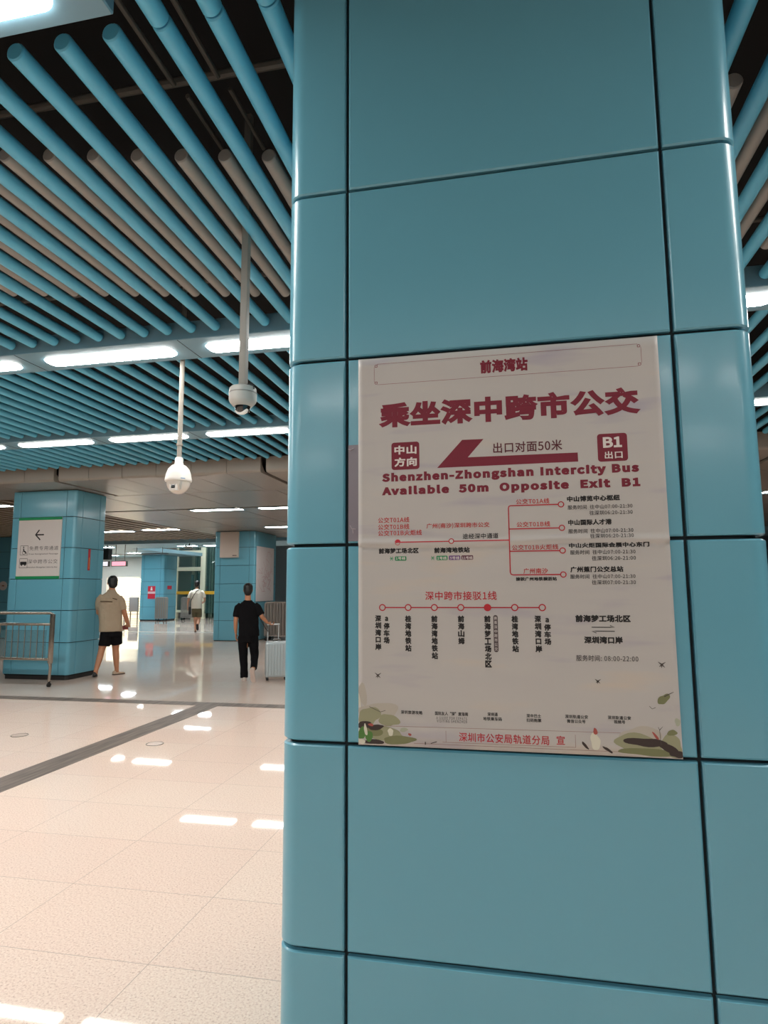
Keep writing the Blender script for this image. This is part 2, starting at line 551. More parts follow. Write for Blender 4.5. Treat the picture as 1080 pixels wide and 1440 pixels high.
pillar('large teal enamel pillar carrying the bus poster', -0.724, 0.706, 1.90, 3.33,
       [0.07, 0.597, 1.186, 1.790, 2.397, 2.986, 3.95, 4.94], xj=(-0.509, 0.483))
pillar('teal pillar with the green-banded white sign, behind the steel railing', -9.60, -8.17, 10.49, 11.42,
       [0.09, 0.69, 1.285, 1.885, 2.475, 3.07, 3.59])
pillar('teal pillar with a blank white board, behind the person in black', -9.72, -8.28, 19.35, 21.25,
       [0.02, 0.66, 1.26, 1.86, 2.46, 3.06, 3.595])
pillar('distant teal pillar with the red notice, beside the glass lift', -20.3, -18.87, 31.6, 33.0,
       [0.06, 0.75, 1.45, 2.15, 2.85, 3.61])
pillar('teal pillar at the picture edge carrying a small round white sign', -18.6, -17.17, 19.35, 20.8,
       [0.02, 0.66, 1.26, 1.86, 2.46, 3.06, 3.595])

# ------------------------------------------------------------------ slatted ceiling: tubes, carrier rails
def tube_mesh(name, length, r):
    bm = B()
    n = 20
    tube(bm, [(0, 0, 0), (0, 0.006, 0), (0, length - 0.006, 0), (0, length, 0)], [r - 0.006, r, r, r - 0.006], n)
    return bm
def tubes(label, group, m, r, z, y0, y1, x0, x1, start, pitch=0.2185, skew=0.0):
    first = None
    k = math.ceil((x0 - start) / pitch - 1e-6)
    while start + k * pitch <= x1:
        px = start + k * pitch
        if y0 < 3.3 and y1 > 1.9 and -0.79 < px < 0.77:   # the pillar stands here
            k += 1; continue
        if first is None:
            first = obj('ceiling_tube', tube_mesh('ceiling_tube', y1 - y0, r), m, origin=(0, 0, 0))
            tag(first, label, 'ceiling slat', group)
            o = first
        else:
            o = first.copy(); COL.objects.link(o)
        o.location = (px, y0 + (px + 2.2) * skew, z)
        k += 1
TR_ = 0.041
tubes('teal ceiling tube running from the overhead lamp strip to the next strip', 'teal ceiling tubes nearest the pillar', TUBE_TEAL, TR_, 3.83, 1.95, 4.60, -5.3, 2.2, -1.92)
tubes('teal ceiling tube continuing past the end of the big overhead lamp strip', 'teal ceiling tubes beside the overhead lamp strip', TUBE_TEAL, TR_, 3.83, 0.6, 1.943, -1.3, -0.8, -1.92)
tubes('teal ceiling tube between the two rows of bright strip lamps', 'teal ceiling tubes of the middle bay', TUBE_TEAL, TR_, 3.83, 5.08, 7.44, -7.9, 3.2, -1.92)
tubes('teal ceiling tube between the second lamp strip and the beige lower ceiling', 'teal ceiling tubes of the last bay', TUBE_TEAL, TR_, 3.83, 7.90, 9.50, -9.5, 3.6, -1.92)
tubes('warm grey ceiling tube set between two teal tubes', 'grey ceiling tubes', TUBE_GREY, 0.039, 3.865, 2.56, 4.09, -4.0, -0.5, -1.92 + 0.1, skew=0.22)
tubes('warm grey ceiling tube seen past the shadowed side of the poster pillar', 'grey ceiling tubes beyond the pillar', TUBE_GREY, 0.039, 3.865, 2.76, 4.25, 0.85, 2.0, -1.92 + 0.1)
def rail(label, p, q, r=0.018):
    bm = B(); tube(bm, [p, q], r, 8)
    tag(obj('ceiling_rail', bm, RAILDARK), label, 'ceiling rail', 'dark carrier rails above the slats')
rail('dark carrier rail crossing above the teal tubes at the grey tube heads', (-3.6, 2.66, 4.25), (2.6, 2.66, 4.25), 0.022)
rail('dark carrier rail crossing above the far ends of the grey tubes', (-6.0, 4.35, 4.1), (3.0, 4.35, 4.1), 0.02)
rail('thin conduit above the tubes, ending at the carrier rail, beside the lamp strip end', (-1.61, 1.6, 4.2), (-1.61, 2.62, 4.2), 0.014)
rail('thin conduit above the tubes, ending at the carrier rail, nearer the pillar', (-1.37, 1.6, 4.2), (-1.37, 2.62, 4.2), 0.014)
rail('thin conduit leading on from the carrier rail between two grey tube heads', (-1.58, 2.7, 4.2), (-1.58, 3.1, 4.2), 0.014)
rail('thin conduit leading on from the carrier rail beside the pillar', (-1.345, 2.7, 4.2), (-1.345, 3.15, 4.2), 0.012)

# ------------------------------------------------------------------ lamp strips
def lamp_plate(bm, x0, x1, y0, y1, z, r=0.07, drop=0.012):
    o = rounded(x0, x1, y0, y1, r, 6)
    i = rounded(x0 + 0.012, x1 - 0.012, y0 + 0.012, y1 - 0.012, r - 0.01, 6)
    a = [bm.verts.new((x, y, z)) for x, y in o]; b2 = [bm.verts.new((x, y, z - drop)) for x, y in i]
    n = len(a); bm.faces.new(b2)
    for k in range(n): bm.faces.new((a[k], a[(k + 1) % n], b2[(k + 1) % n], b2[k]))
def strip(label, x0, x1, y0, y1, z, lamps, group='lamp strips of the slatted ceiling', ly=(0.30, 0.74)):
    root = thing('lamp_strip', label, 'ceiling light', ((x0 + x1) / 2, (y0 + y1) / 2, z), group)
    bm = B(); box(bm, x0, x1, y0, y1, z, z + 0.16, 0.006, 1)
    obj('housing', bm, FIXTURE, root)
    w = y1 - y0
    for a, b2 in lamps:
        bm = B(); lamp_plate(bm, a, b2, y0 + w * ly[0], y0 + w * ly[1], z - 0.001)
        obj('diffuser', bm, LAMPM, root, angle=60)
    bm = B()
    for a, b2 in lamps:
        box(bm, a - 0.17, a - 0.165, y0 + 0.002, y1 - 0.002, z - 0.002, z + 0.002)
    obj('joint_line', bm, SOFFITDK, root)
    return root
def row(a, length, pitch, x0, x1):
    out = []
    k = math.ceil((x0 - a) / pitch)
    while a + k * pitch + length <= x1:
        out.append((a + k * pitch, a + k * pitch + length)); k += 1
    return out
strip('lamp strip at the top corner, cut off by the picture edge', -9.5, -1.38, 1.36, 1.83, 3.76, [(-1.55 - 1.3 - 1.62 * k, -1.55 - 1.62 * k) for k in range(5)], ly=(0.18, 0.86))
strip('lamp strip going on beyond the far side of the poster pillar', 1.38, 6.0, 1.36, 1.83, 3.76, [(1.55 + 1.62 * k, 2.85 + 1.62 * k) for k in range(2)], ly=(0.22, 0.77))
strip('blue-grey lamp strip with long bright lamps, behind the grey dome camera', -9.5, 4.0, 4.62, 5.05, 3.75, row(-4.15, 1.28, 1.60, -9.5, 4.0))
strip('second lamp strip, just before the beige lower ceiling and behind the white dome camera', -11.5, 4.4, 7.46, 7.87, 3.75, row(-6.95, 1.17, 1.47, -11.5, 4.4))
for yy in (-2.65, -5.6):
    strip('lamp strip above the concourse behind the viewer', -9.5, 6.0, yy - 0.2, yy + 0.2, 3.75, row(-8.9, 1.28, 1.60, -9.4, 6.0))

def recessed(label, x0, x1, y0, y1, z, m, group):
    root = thing('recessed_light', label, 'ceiling light', ((x0 + x1) / 2, (y0 + y1) / 2, z), group)
    bm = B()
    w = 0.025
    for d in ((x0 - w, x1 + w, y0 - w, y0), (x0 - w, x1 + w, y1, y1 + w), (x0 - w, x0, y0, y1), (x1, x1 + w, y0, y1)):
        box(bm, d[0], d[1], d[2], d[3], z - 0.012, z + 0.006)
    obj('frame', bm, FIXTURE, root, smooth=False)
    bm = B(); box(bm, x0, x1, y0, y1, z - 0.006, z + 0.004)
    obj('diffuser', bm, m, root, smooth=False)
G1 = 'long lamps set in the beige lower ceiling'
recessed('long lamp in the beige ceiling, above the person in black', -7.67, -6.36, 13.88, 14.16, 3.60, LAMPF, G1)
recessed('long lamp in the beige ceiling, cut off by the edge of the poster pillar', -5.90, -4.60, 13.88, 14.16, 3.60, LAMPF, G1)
recessed('lamp of the second beige-ceiling row, beside the teal side pillar', -13.35, -12.20, 18.3, 18.6, 3.60, LAMPF, G1)
recessed('lamp of the second beige-ceiling row, over the walkway to the lift', -11.68, -10.45, 18.1, 18.4, 3.60, LAMPF, G1)
recessed('lamp of the second beige-ceiling row, over the transit map poster', -7.50, -6.2, 18.2, 18.5, 3.60, LAMPF, G1)
recessed('lamp between brown slats at the picture edge', -12.6, -11.2, 12.05, 12.3, 3.60, LAMPF, G1)
recessed('lamp in the beige ceiling seen past the shadowed side of the poster pillar', 5.1, 6.4, 13.95, 14.2, 3.60, LAMPF, G1)
for xx in (-2.5, 0.3, 2.9): recessed('added long fill lamp in the beige ceiling, unseen behind the poster pillar', xx, xx + 1.3, 13.88, 14.16, 3.60, LAMPF, G1)  # unseen extra lamps, added to keep light under the lower ceiling
G2 = 'bluish white lamps of the hall beyond'
recessed('bluish lamp of the far hall, left of the dark camera silhouette', -13.75, -12.95, 22.5, 22.85, 3.615, LAMPB, G2)
recessed('bluish lamp of the far hall, just above the glass lift and nearest the board pillar', -12.6, -11.5, 22.6, 23.0, 3.615, LAMPB, G2)
recessed('bluish lamp of the far hall touching the top of the lift frame', -14.55, -13.7, 25.3, 25.7, 3.615, LAMPB, G2)
recessed('bluish lamp of the far hall right beside the lift frame post', -13.3, -12.4, 25.3, 25.7, 3.615, LAMPB, G2)
recessed('bluish lamp above the red LED sign', -19.75, -19.1, 29.4, 29.8, 3.615, LAMPB, G2)
recessed('bluish lamp above the black loudspeaker', -18.2, -17.7, 25.1, 25.5, 3.615, LAMPB, G2)
recessed('small bluish lamp left of the lamp above the red LED sign', -20.6, -20.1, 28.0, 28.4, 3.615, LAMPB, G2)
for xx in (-19.2, -17.6, -16.0):  # lamps added to brighten the dark lift and the pillar beside it
    for yy in (28.0, 30.5, 33.0):
        recessed('added bluish fill lamp high above the glass lift', xx + 1.7, xx + 3.0, yy, yy + 0.35, 6.19, LAMPA, 'added fill lamps above the lift')
recessed('added bluish fill lamp in front of the white exit wall', -24.2, -23.0, 30.6, 31.0, 3.615, LAMPB, 'added fill lamps before the exit wall')  # this and the next: hidden lamps added to light the exit wall
recessed('added bluish fill lamp close before the white exit wall', -22.6, -21.6, 31.2, 31.5, 3.615, LAMPB, 'added fill lamps before the exit wall')
TX=[
('station_lettering', 'crimson', 0.018, '前海湾站', -0.0792, 0.0646, 2.333, 0.0432),
('title_lettering', 'crimson', 0.018, '乘坐深中跨市公交', -0.4018, 0.3821, 2.1973, 0.0826),
('distance_lettering', 'maroon', 0.006, '出口对面50米', -0.0464, 0.1566, 2.0747, 0.0328),
('english_lettering', 'crimson', 0.027, 'Shenzhen-Zhongshan Intercity Bus', -0.3924, 0.3685, 1.9942, 0.0348),
('english_lettering', 'crimson', 0.027, 'Available  50m  Opposite  Exit  B1', -0.3927, 0.3694, 1.9518, 0.0336),
('badge1', 'white', 0.013, '中山', -0.352, -0.2819, 2.0831, 0.0284),
('badge1', 'white', 0.013, '方向', -0.3523, -0.2812, 2.0445, 0.0294),
('badge2', 'white', 0.016, 'B1', 0.2721, 0.3248, 2.075, 0.032),
('badge2', 'white', 0.008, '出口', 0.2753, 0.3249, 2.0371, 0.0223),
('red', 'red', 0.007, '公交T01A线', -0.4056, -0.3067, 1.8632, 0.0173),
('red', 'red', 0.007, '公交T01B线', -0.4057, -0.3069, 1.842, 0.0173),
('red', 'red', 0.007, '公交T01B火炬线', -0.4058, -0.2684, 1.8227, 0.0172),
('red', 'red', 0.007, '广州(南沙)深圳跨市公交', -0.2539, -0.0631, 1.8408, 0.0174),
('black', 'black', 0.006, '途经深中通道', -0.1444, -0.0377, 1.8075, 0.0167),
('black', 'black', 0.018, '前海梦工场北区', -0.4038, -0.279, 1.7675, 0.0175),
('black', 'black', 0.018, '前海湾地铁站', -0.2315, -0.1239, 1.7668, 0.0177),
('red', 'red', 0.007, '公交T01A线', 0.0164, 0.1135, 1.9078, 0.0163),
('red', 'red', 0.007, '公交T01B线', 0.016, 0.113, 1.8392, 0.0161),
('red', 'red', 0.007, '公交T01B火炬线', 0.0004, 0.1338, 1.771, 0.016),
('red', 'red', 0.007, '广州南沙', 0.0317, 0.1015, 1.701, 0.0167),
('black', 'black', 0.018, '接驳广州地铁横沥站', 0.009, 0.1262, 1.6778, 0.0116),
('black', 'black', 0.018, '中山博览中心枢纽', 0.1635, 0.3114, 1.9107, 0.0172),
('black', 'grey', 0.006, '服务时间  往中山07:00-21:30', 0.1645, 0.3446, 1.8857, 0.0134),
('black', 'grey', 0.006, '往深圳06:20-21:30', 0.2249, 0.3443, 1.8679, 0.0133),
('black', 'black', 0.018, '中山国际人才港', 0.1641, 0.2858, 1.8409, 0.0171),
('black', 'grey', 0.006, '服务时间  往中山07:00-21:30', 0.1637, 0.3435, 1.8154, 0.0133),
('black', 'grey', 0.006, '往深圳06:20-21:30', 0.2239, 0.3437, 1.8004, 0.0132),
('black', 'black', 0.018, '中山火炬国际会展中心东门', 0.1636, 0.3843, 1.7724, 0.0177),
('black', 'grey', 0.006, '服务时间  往中山07:00-21:30', 0.1662, 0.346, 1.7536, 0.0131),
('black', 'grey', 0.006, '往深圳06:20-21:00', 0.226, 0.3462, 1.7357, 0.0131),
('black', 'black', 0.018, '广州蕉门公交总站', 0.1646, 0.3107, 1.7039, 0.0176),
('black', 'grey', 0.006, '服务时间  往中山07:00-21:30', 0.1638, 0.3425, 1.6836, 0.013),
('black', 'grey', 0.006, '往深圳07:00-21:30', 0.223, 0.3426, 1.6666, 0.013),
('red', 'red2', 0.005, '深中跨市接驳1线', -0.2607, -0.0478, 1.6299, 0.0264),
('black', 'black', 0.018, '前海梦工场北区', 0.1733, 0.3231, 1.564, 0.0209),
('black', 'black', 0.018, '深圳湾口岸', 0.1943, 0.299, 1.5037, 0.0207),
('black', 'grey', 0.004, '服务时间: 08:00-22:00', 0.1707, 0.3382, 1.4527, 0.017),
('caption', 'black', 0.008, '深圳旅游攻略', -0.3386, -0.2732, 1.2867, 0.0107),
('caption', 'black', 0.008, '国际友人“深”度指南', -0.2362, -0.1394, 1.2867, 0.011),
('caption', 'black', 0, 'A GUIDE FOR EXPATS', -0.2326, -0.1428, 1.2738, 0.0081),
('caption', 'black', 0, 'VISITING SHENZHEN', -0.2313, -0.143, 1.265, 0.0081),
('caption', 'black', 0.008, '深圳通', -0.0835, -0.054, 1.289, 0.0104),
('caption', 'black', 0.008, '地铁乘车码', -0.0961, -0.0426, 1.276, 0.0104),
('caption', 'black', 0.008, '深中巴士', 0.0271, 0.0674, 1.2886, 0.0103),
('caption', 'black', 0.008, '扫码购票', 0.0266, 0.0681, 1.276, 0.0103),
('caption', 'black', 0.008, '深圳轨道公安', 0.1339, 0.196, 1.2901, 0.0105),
('caption', 'black', 0.008, '微信公众号', 0.1382, 0.1885, 1.2774, 0.0101),
('caption', 'black', 0.008, '深圳轨道公安', 0.2489, 0.3102, 1.2912, 0.0104),
('caption', 'black', 0.008, '视频号', 0.2648, 0.2946, 1.2799, 0.01),
('publisher_lettering', 'red2', 0.004, '深圳市公安局轨道分局', -0.1671, 0.088, 1.2221, 0.0261),
('publisher_lettering', 'red2', 0.004, '宣', 0.108, 0.1307, 1.2243, 0.0241),
('tag', 'white', 0.008, '1号线', -0.3497, -0.3201, 1.7441, 0.0092),
('tag', 'white', 0.008, '1号线', -0.2217, -0.1938, 1.743, 0.0091),
('tag', 'white', 0.008, '5号线', -0.1837, -0.1553, 1.7429, 0.009),
('tag', 'white', 0.008, '11号线', -0.1472, -0.1161, 1.7427, 0.009),
]
TV=[
('深圳湾口岸', -0.4065, 0.0191, 1.5727, 1.4656),
('a停车场', -0.3805, 0.0184, 1.5711, 1.4857),
('桂湾地铁站', -0.3138, 0.0192, 1.5719, 1.4633),
('前海湾地铁站', -0.234, 0.0188, 1.5721, 1.4421),
('前海山姆', -0.1544, 0.019, 1.5724, 1.486),
('前海梦工场北区', -0.0768, 0.019, 1.5726, 1.4206),
('桂湾地铁站', 0.0023, 0.0188, 1.5722, 1.4657),
('深圳湾口岸', 0.0678, 0.0189, 1.573, 1.4656),
('a停车场', 0.0942, 0.0188, 1.569, 1.4872),
]

# ------------------------------------------------------------------ poster on the pillar
PX0, PX1, PZ0, PZ1 = -0.468, 0.4385, 1.188, 2.388
def bulge(x, z):
    """how far the paper stands off the enamel: it bridges the joint with a crease and ripples near it"""
    d = z - 1.790 - 0.004 * math.sin(x * 9)
    v = 0.0042 * math.exp(-(d / 0.010) ** 2) * (0.75 + 0.25 * math.sin(x * 17 + 1))
    v -= 0.0022 * math.exp(-((d + 0.013) / 0.007) ** 2)
    e = min(x - PX0, PX1 - x)
    v += 0.0025 * math.exp(-e / 0.02)
    return 0.004 + v
def on_paper(bm, lift=0.0006, fine=False):
    if fine:
        bmesh.ops.triangulate(bm, faces=bm.faces[:])
        for _ in range(4):
            es = [e for e in bm.edges if e.calc_length() > 0.012]
            if not es: break
            bmesh.ops.subdivide_edges(bm, edges=es, cuts=1)
            bmesh.ops.triangulate(bm, faces=[f for f in bm.faces if len(f.verts) > 3])
    for v in bm.verts:
        v.co.y = 1.90 - bulge(v.co.x, v.co.z) - lift - v.co.y
    return bm
poster = thing('poster', 'large white bus poster with crimson lettering stuck on the teal pillar', 'poster', (-0.015, 1.896, 1.79))
bm = B()
zs = [PZ0 + (PZ1 - PZ0) * k / 40 for k in range(41)] + [1.79 + 0.0025 * k for k in range(-16, 17)]
zs = sorted(set(round(z, 5) for z in zs))
NX = 60
xs_ = [PX0 + (PX1 - PX0) * k / NX for k in range(NX + 1)]
grid = [[bm.verts.new((x, 0, z)) for x in xs_] for z in zs]
for a, b2 in zip(grid, grid[1:]):
    for k in range(NX): bm.faces.new((a[k], a[k + 1], b2[k + 1], b2[k]))
on_paper(bm, 0)
sheet = obj('paper_sheet', bm, PAPER, poster, angle=80)
sol = sheet.modifiers.new('thickness', 'SOLIDIFY'); sol.thickness = 0.0004; sol.offset = -1

COLORS = {'crimson': CRIMSON, 'maroon': MAROON, 'white': WHITEINK, 'red': REDINK, 'red2': REDINK2, 'black': INK, 'grey': INKGREY}
TITLES = {'station_lettering': 'station_lettering', 'title_lettering': 'title_lettering', 'distance_lettering': 'distance_lettering', 'english_lettering': 'english_lettering', 'red': 'route_lettering', 'black': 'stop_lettering', 'caption': 'caption_lettering', 'publisher_lettering': 'publisher_lettering'}
BADGES = {}
def rr(x0, x1, z0, z1, r): return rounded(x0, x1, z0, z1, r, 5)
def ring(bm, x, z, r0, r1, n=24):
    a = [bm.verts.new((x + r0 * math.cos(2 * PI * k / n), 0, z + r0 * math.sin(2 * PI * k / n))) for k in range(n)]
    b2 = [bm.verts.new((x + r1 * math.cos(2 * PI * k / n), 0, z + r1 * math.sin(2 * PI * k / n))) for k in range(n)]
    for k in range(n): bm.faces.new((a[k], a[(k + 1) % n], b2[(k + 1) % n], b2[k]))
def disc(bm, x, z, r, n=24):
    bm.faces.new([bm.verts.new((x + r * math.cos(2 * PI * k / n), 0, z + r * math.sin(2 * PI * k / n))) for k in range(n)])
def stroke(bm, pts, w, taper=None):
    """flat line of width w along pts, cut finely so it follows the paper"""
    q = []
    for (xa, za), (xb, zb) in zip(pts, pts[1:]):
        m = max(1, int(math.hypot(xb - xa, zb - za) / 0.012))
        q += [(xa + (xb - xa) * k / m, za + (zb - za) * k / m) for k in range(m)]
    q.append(pts[-1])
    prev = None
    for i, (x, z) in enumerate(q):
        a = q[max(0, i - 1)]; b2 = q[min(len(q) - 1, i + 1)]
        dx, dz = b2[0] - a[0], b2[1] - a[1]; L = math.hypot(dx, dz) or 1
        ww = w / 2 * (1 if taper is None else 1 + (taper - 1) * i / (len(q) - 1))
        p = (bm.verts.new((x - dz / L * ww, 0, z + dx / L * ww)), bm.verts.new((x + dz / L * ww, 0, z - dx / L * ww)))
        if prev: bm.faces.new((prev[0], p[0], p[1], prev[1]))
        prev = p
def pp(name, bm, m, lift=0.0006, label=None, parent=None, fine=True):
    on_paper(bm, lift, fine)
    o = obj(name, bm, m, parent or poster, smooth=False)
    if label: o['label'] = label
    return o

# badges and arrow
for nm, key, x0, x1, z0, z1 in (('direction_badge', 'badge1', -0.3613, -0.2730, 2.0203, 2.1077), ('exit_badge', 'badge2', 0.2562, 0.3399, 2.0181, 2.1013)):
    bm = B(); flat_xz(bm, rr(x0, x1, z0, z1, 0.009), 0)
    BADGES[key] = pp(nm, bm, CRIMSON, label='crimson rounded square with white characters')
bm = B(); flat_xz(bm, [(-0.2182, 2.0210), (-0.1397, 2.1055), (-0.0746, 2.1047), (-0.1234, 2.0500), (0.1997, 2.0490), (0.2002, 2.0216)], 0)
pp('arrow', bm, CRIMSON, label='crimson arrow pointing left')

# station name frame with corner ornaments
bm = B()
fx0, fx1, fz0, fz1 = -0.416, 0.392, 2.300, 2.368
c = 0.010
stroke(bm, [(fx0 + c, fz1), (fx1 - c, fz1), (fx1 - c, fz1 - c), (fx1, fz1 - c), (fx1, fz0 + c), (fx1 - c, fz0 + c), (fx1 - c, fz0), (fx0 + c, fz0), (fx0 + c, fz0 + c), (fx0, fz0 + c), (fx0, fz1 - c), (fx0 + c, fz1 - c), (fx0 + c, fz1)], 0.0012)
for sx, sz in ((fx0 + 0.006, fz0 + 0.006), (fx0 + 0.006, fz1 - 0.006), (fx1 - 0.006, fz0 + 0.006), (fx1 - 0.006, fz1 - 0.006)):
    ring(bm, sx, sz, 0.003, 0.0048, 12)
pp('station_frame', bm, mat('brown_red_ink', '#8a4a50', 0.5))

# lettering, one mesh per block of writing
blocks = {}
for n_, (grp, colr, bold, s, x0, x1, zc, h) in enumerate(TX):
    key = (grp, colr, n_) if grp not in BADGES and grp != 'tag' else (grp, colr, 0)
    if key not in blocks: blocks[key] = B()
    put_text(blocks[key], s, x0, x1, zc, h, 0, bold, 4 if h > 0.03 else 2)
for s, xc, w, zt, zb in TV:
    key = ('black', 'black', xc); blocks[key] = B()
    n = len(s); ch = (zt - zb) / n
    for i, t in enumerate(s):
        hh = ch * 0.92 * (0.7 if t == 'a' else 1); ww = w * (0.55 if t == 'a' else (0.85 if t == '口' else 1))
        put_text(blocks[key], t, xc - ww / 2, xc + ww / 2, zt - ch * (i + 0.5), hh * (0.85 if t == '口' else 1), 0, 0.018, 2)
for (grp, colr, _n), bm in blocks.items():
    par = BADGES.get(grp, poster)
    if grp == 'tag': continue
    pp('badge_lettering' if grp in BADGES else TITLES.get(grp, grp), bm, COLORS[colr], 0.0011 if grp in BADGES else 0.0007, parent=par, fine=False)

# line tags
tagcol = [mat('line_green', '#1f8f5a', 0.5), mat('line_green', '#1f8f5a'), mat('line_purple', '#6f4a86', 0.5), mat('line_maroon', '#5d2a3f', 0.5)]
for (x0, x1), m in zip(((-0.3528, -0.3172), (-0.2247, -0.1910), (-0.1869, -0.1526), (-0.1494, -0.1142)), tagcol):
    bm = B(); flat_xz(bm, rr(x0, x1, 1.7368, 1.7502, 0.003), 0)
    pp('line_tag', bm, m)
pp('tag_lettering', blocks[('tag', 'white', 0)], WHITEINK, 0.0012, fine=False)
bm = B()
for x in (-0.3635, -0.236):   # small metro symbol
    stroke(bm, [(x - 0.004, 1.7495), (x, 1.7436), (x - 0.004, 1.7377)], 0.0018); stroke(bm, [(x + 0.004, 1.7495), (x, 1.7436), (x + 0.004, 1.7377)], 0.0018)
    stroke(bm, [(x - 0.0055, 1.7436), (x + 0.0055, 1.7436)], 0.0016)
pp('metro_symbol', bm, tagcol[0])

# intercity route diagram
bm = B()
stroke(bm, [(-0.3435, 1.7935), (-0.006, 1.7932)], 0.0034)
stroke(bm, [(0.1375, 1.8960), (0.0, 1.8963), (-0.0045, 1.8945), (-0.0062, 1.889), (-0.0062, 1.698), (-0.0040, 1.6922), (0.002, 1.6902), (0.136, 1.6900)], 0.0034)
stroke(bm, [(-0.006, 1.8264), (0.137, 1.8262)], 0.0034); stroke(bm, [(-0.006, 1.7600), (0.137, 1.7597)], 0.0034)
for x, z in ((0.146, 1.8957), (0.146, 1.8262), (0.1454, 1.7596), (0.1447, 1.6899)): ring(bm, x, z, 0.0062, 0.0092)
ring(bm, -0.1786, 1.7938, 0.0058, 0.0086); disc(bm, -0.3435, 1.7935, 0.0092)
pp('route_diagram', bm, REDINK2, 0.0009)
bm = B(); disc(bm, -0.1786, 1.7938, 0.0058); pp('stop_circle', bm, PAPER, 0.0012)
# shuttle line diagram
bm = B()
cx = (-0.393, -0.3132, -0.2335, -0.1541, -0.0755, 0.0034, 0.0818)
for i, x in enumerate(cx):
    if i == 4: disc(bm, x, 1.5948, 0.0108)
    else: ring(bm, x, 1.5948, 0.0072, 0.0105)
    if i: stroke(bm, [(cx[i - 1] + 0.0098, 1.5948), (x - 0.0098, 1.5948)], 0.0034)
pp('shuttle_diagram', bm, REDINK2, 0.0009)
bm = B(); flat_xz(bm, rr(-0.0597, -0.0465, 1.4656, 1.573, 0.0062), 0)
cap = pp('transfer_capsule', bm, mat('ink_grey', '#54494a', 0.5))
bm = B()
for i, t in enumerate('换乘深中跨市公交'): put_text(bm, t, -0.0574, -0.0488, 1.5640 - 0.0127 * i, 0.0092, 0, 0.0, 2)
pp('capsule_lettering', bm, WHITEINK, 0.0012, parent=cap, fine=False)
# two way arrows
bm = B()
stroke(bm, [(0.2168, 1.5395), (0.279, 1.5395), (0.267, 1.5445)], 0.0024); stroke(bm, [(0.279, 1.5283), (0.2168, 1.5283), (0.229, 1.5233)], 0.0024)
pp('two_way_arrow', bm, INK)
# footer rules
bm = B()
stroke(bm, [(-0.39, 1.2450), (0.37, 1.2512)], 0.0011); stroke(bm, [(0.1595, 1.2410), (0.1595, 1.2065)], 0.0011)
stroke(bm, [(-0.215, 1.2052), (0.1595, 1.2065)], 0.0011); stroke(bm, [(-0.30, 1.1985), (0.33, 1.2000)], 0.0011)
stroke(bm, [(-0.205, 1.2380), (-0.205, 1.2052)], 0.0011)
pp('footer_rule', bm, mat('brown_ink', '#94756d', 0.5))

# ink wash lotus picture along the foot of the poster
def leaf(bm, x, z, rx, rz, rot=0, wob=0.12, seed=0, n=26):
    rnd = random.Random(seed)
    ph = [rnd.uniform(0, 6.3) for _ in range(3)]
    pts = []
    for k in range(n):
        a = 2 * PI * k / n
        q = 1 + wob * (math.sin(2 * a + ph[0]) + 0.6 * math.sin(3 * a + ph[1]) + 0.4 * math.sin(5 * a + ph[2]))
        u, v = rx * q * math.cos(a), rz * q * math.sin(a)
        xx = x + u * math.cos(rot) - v * math.sin(rot); zz = z + u * math.sin(rot) + v * math.cos(rot)
        pts.append((min(max(xx, PX0 + 0.0005), PX1 - 0.0005), max(zz, PZ0 + 0.001)))
    bm.faces.new([bm.verts.new((px, 0, pz)) for px, pz in pts])
INKS = {n: mat(n, c, 0.5) for n, c in (('wash_pale', '#b9b4a8'), ('wash_sage', '#9a9b7c'), ('wash_moss', '#7a7e58'), ('wash_dark', '#3a2f2c'), ('wash_green', '#4f7f3c'), ('wash_white', '#d9d8c6'), ('wash_rose', '#a8524a'), ('wash_mist', '#aab09c'))}
art = {
 'wash_pale': [(-0.455, 1.335, 0.014, 0.03, 0.2), (-0.405, 1.288, 0.055, 0.026, 0), (0.33, 1.235, 0.055, 0.035, 0)],
 'wash_sage': [(-0.435, 1.272, 0.034, 0.026, 0.1), (-0.375, 1.262, 0.03, 0.018, -0.2), (-0.39, 1.222, 0.062, 0.02, 0), (0.325, 1.225, 0.06, 0.025, 0), (0.413, 1.222, 0.026, 0.03, 0)],
 'wash_moss': [(-0.345, 1.206, 0.05, 0.012, 0), (-0.43, 1.228, 0.034, 0.015, 0), (0.35, 1.202, 0.075, 0.010, 0), (0.398, 1.345, 0.018, 0.011, 0.8), (0.415, 1.256, 0.012, 0.008, 0)],
 'wash_dark': [(-0.450, 1.246, 0.026, 0.010, 0), (-0.415, 1.240, 0.024, 0.008, 0.2), (-0.42, 1.198, 0.035, 0.006, 0), (0.345, 1.228, 0.052, 0.012, 0), (0.398, 1.218, 0.034, 0.011, -0.5), (0.425, 1.200, 0.018, 0.010, 0), (0.185, 1.213, 0.012, 0.004, -0.8), (0.245, 1.204, 0.014, 0.004, -0.6)],
 'wash_green': [(-0.457, 1.222, 0.012, 0.017, 0), (-0.436, 1.214, 0.013, 0.014, 0.4)],
 'wash_white': [(-0.446, 1.232, 0.005, 0.016, 0.1), (-0.459, 1.198, 0.012, 0.007, 0), (0.213, 1.225, 0.014, 0.022, 0), (-0.37, 1.228, 0.009, 0.010, 0), (-0.465, 1.318, 0.003, 0.022, 0.1)],
 'wash_rose': [(0.214, 1.252, 0.005, 0.010, 0), (0.372, 1.246, 0.003, 0.014, 0.6), (-0.312, 1.223, 0.006, 0.003, -0.4), (-0.43, 1.247, 0.008, 0.004, 0)],
 'wash_mist': [(-0.33, 1.236, 0.012, 0.006, 0), (0.43, 1.285, 0.006, 0.012, 0)],
}
li = 0.0005
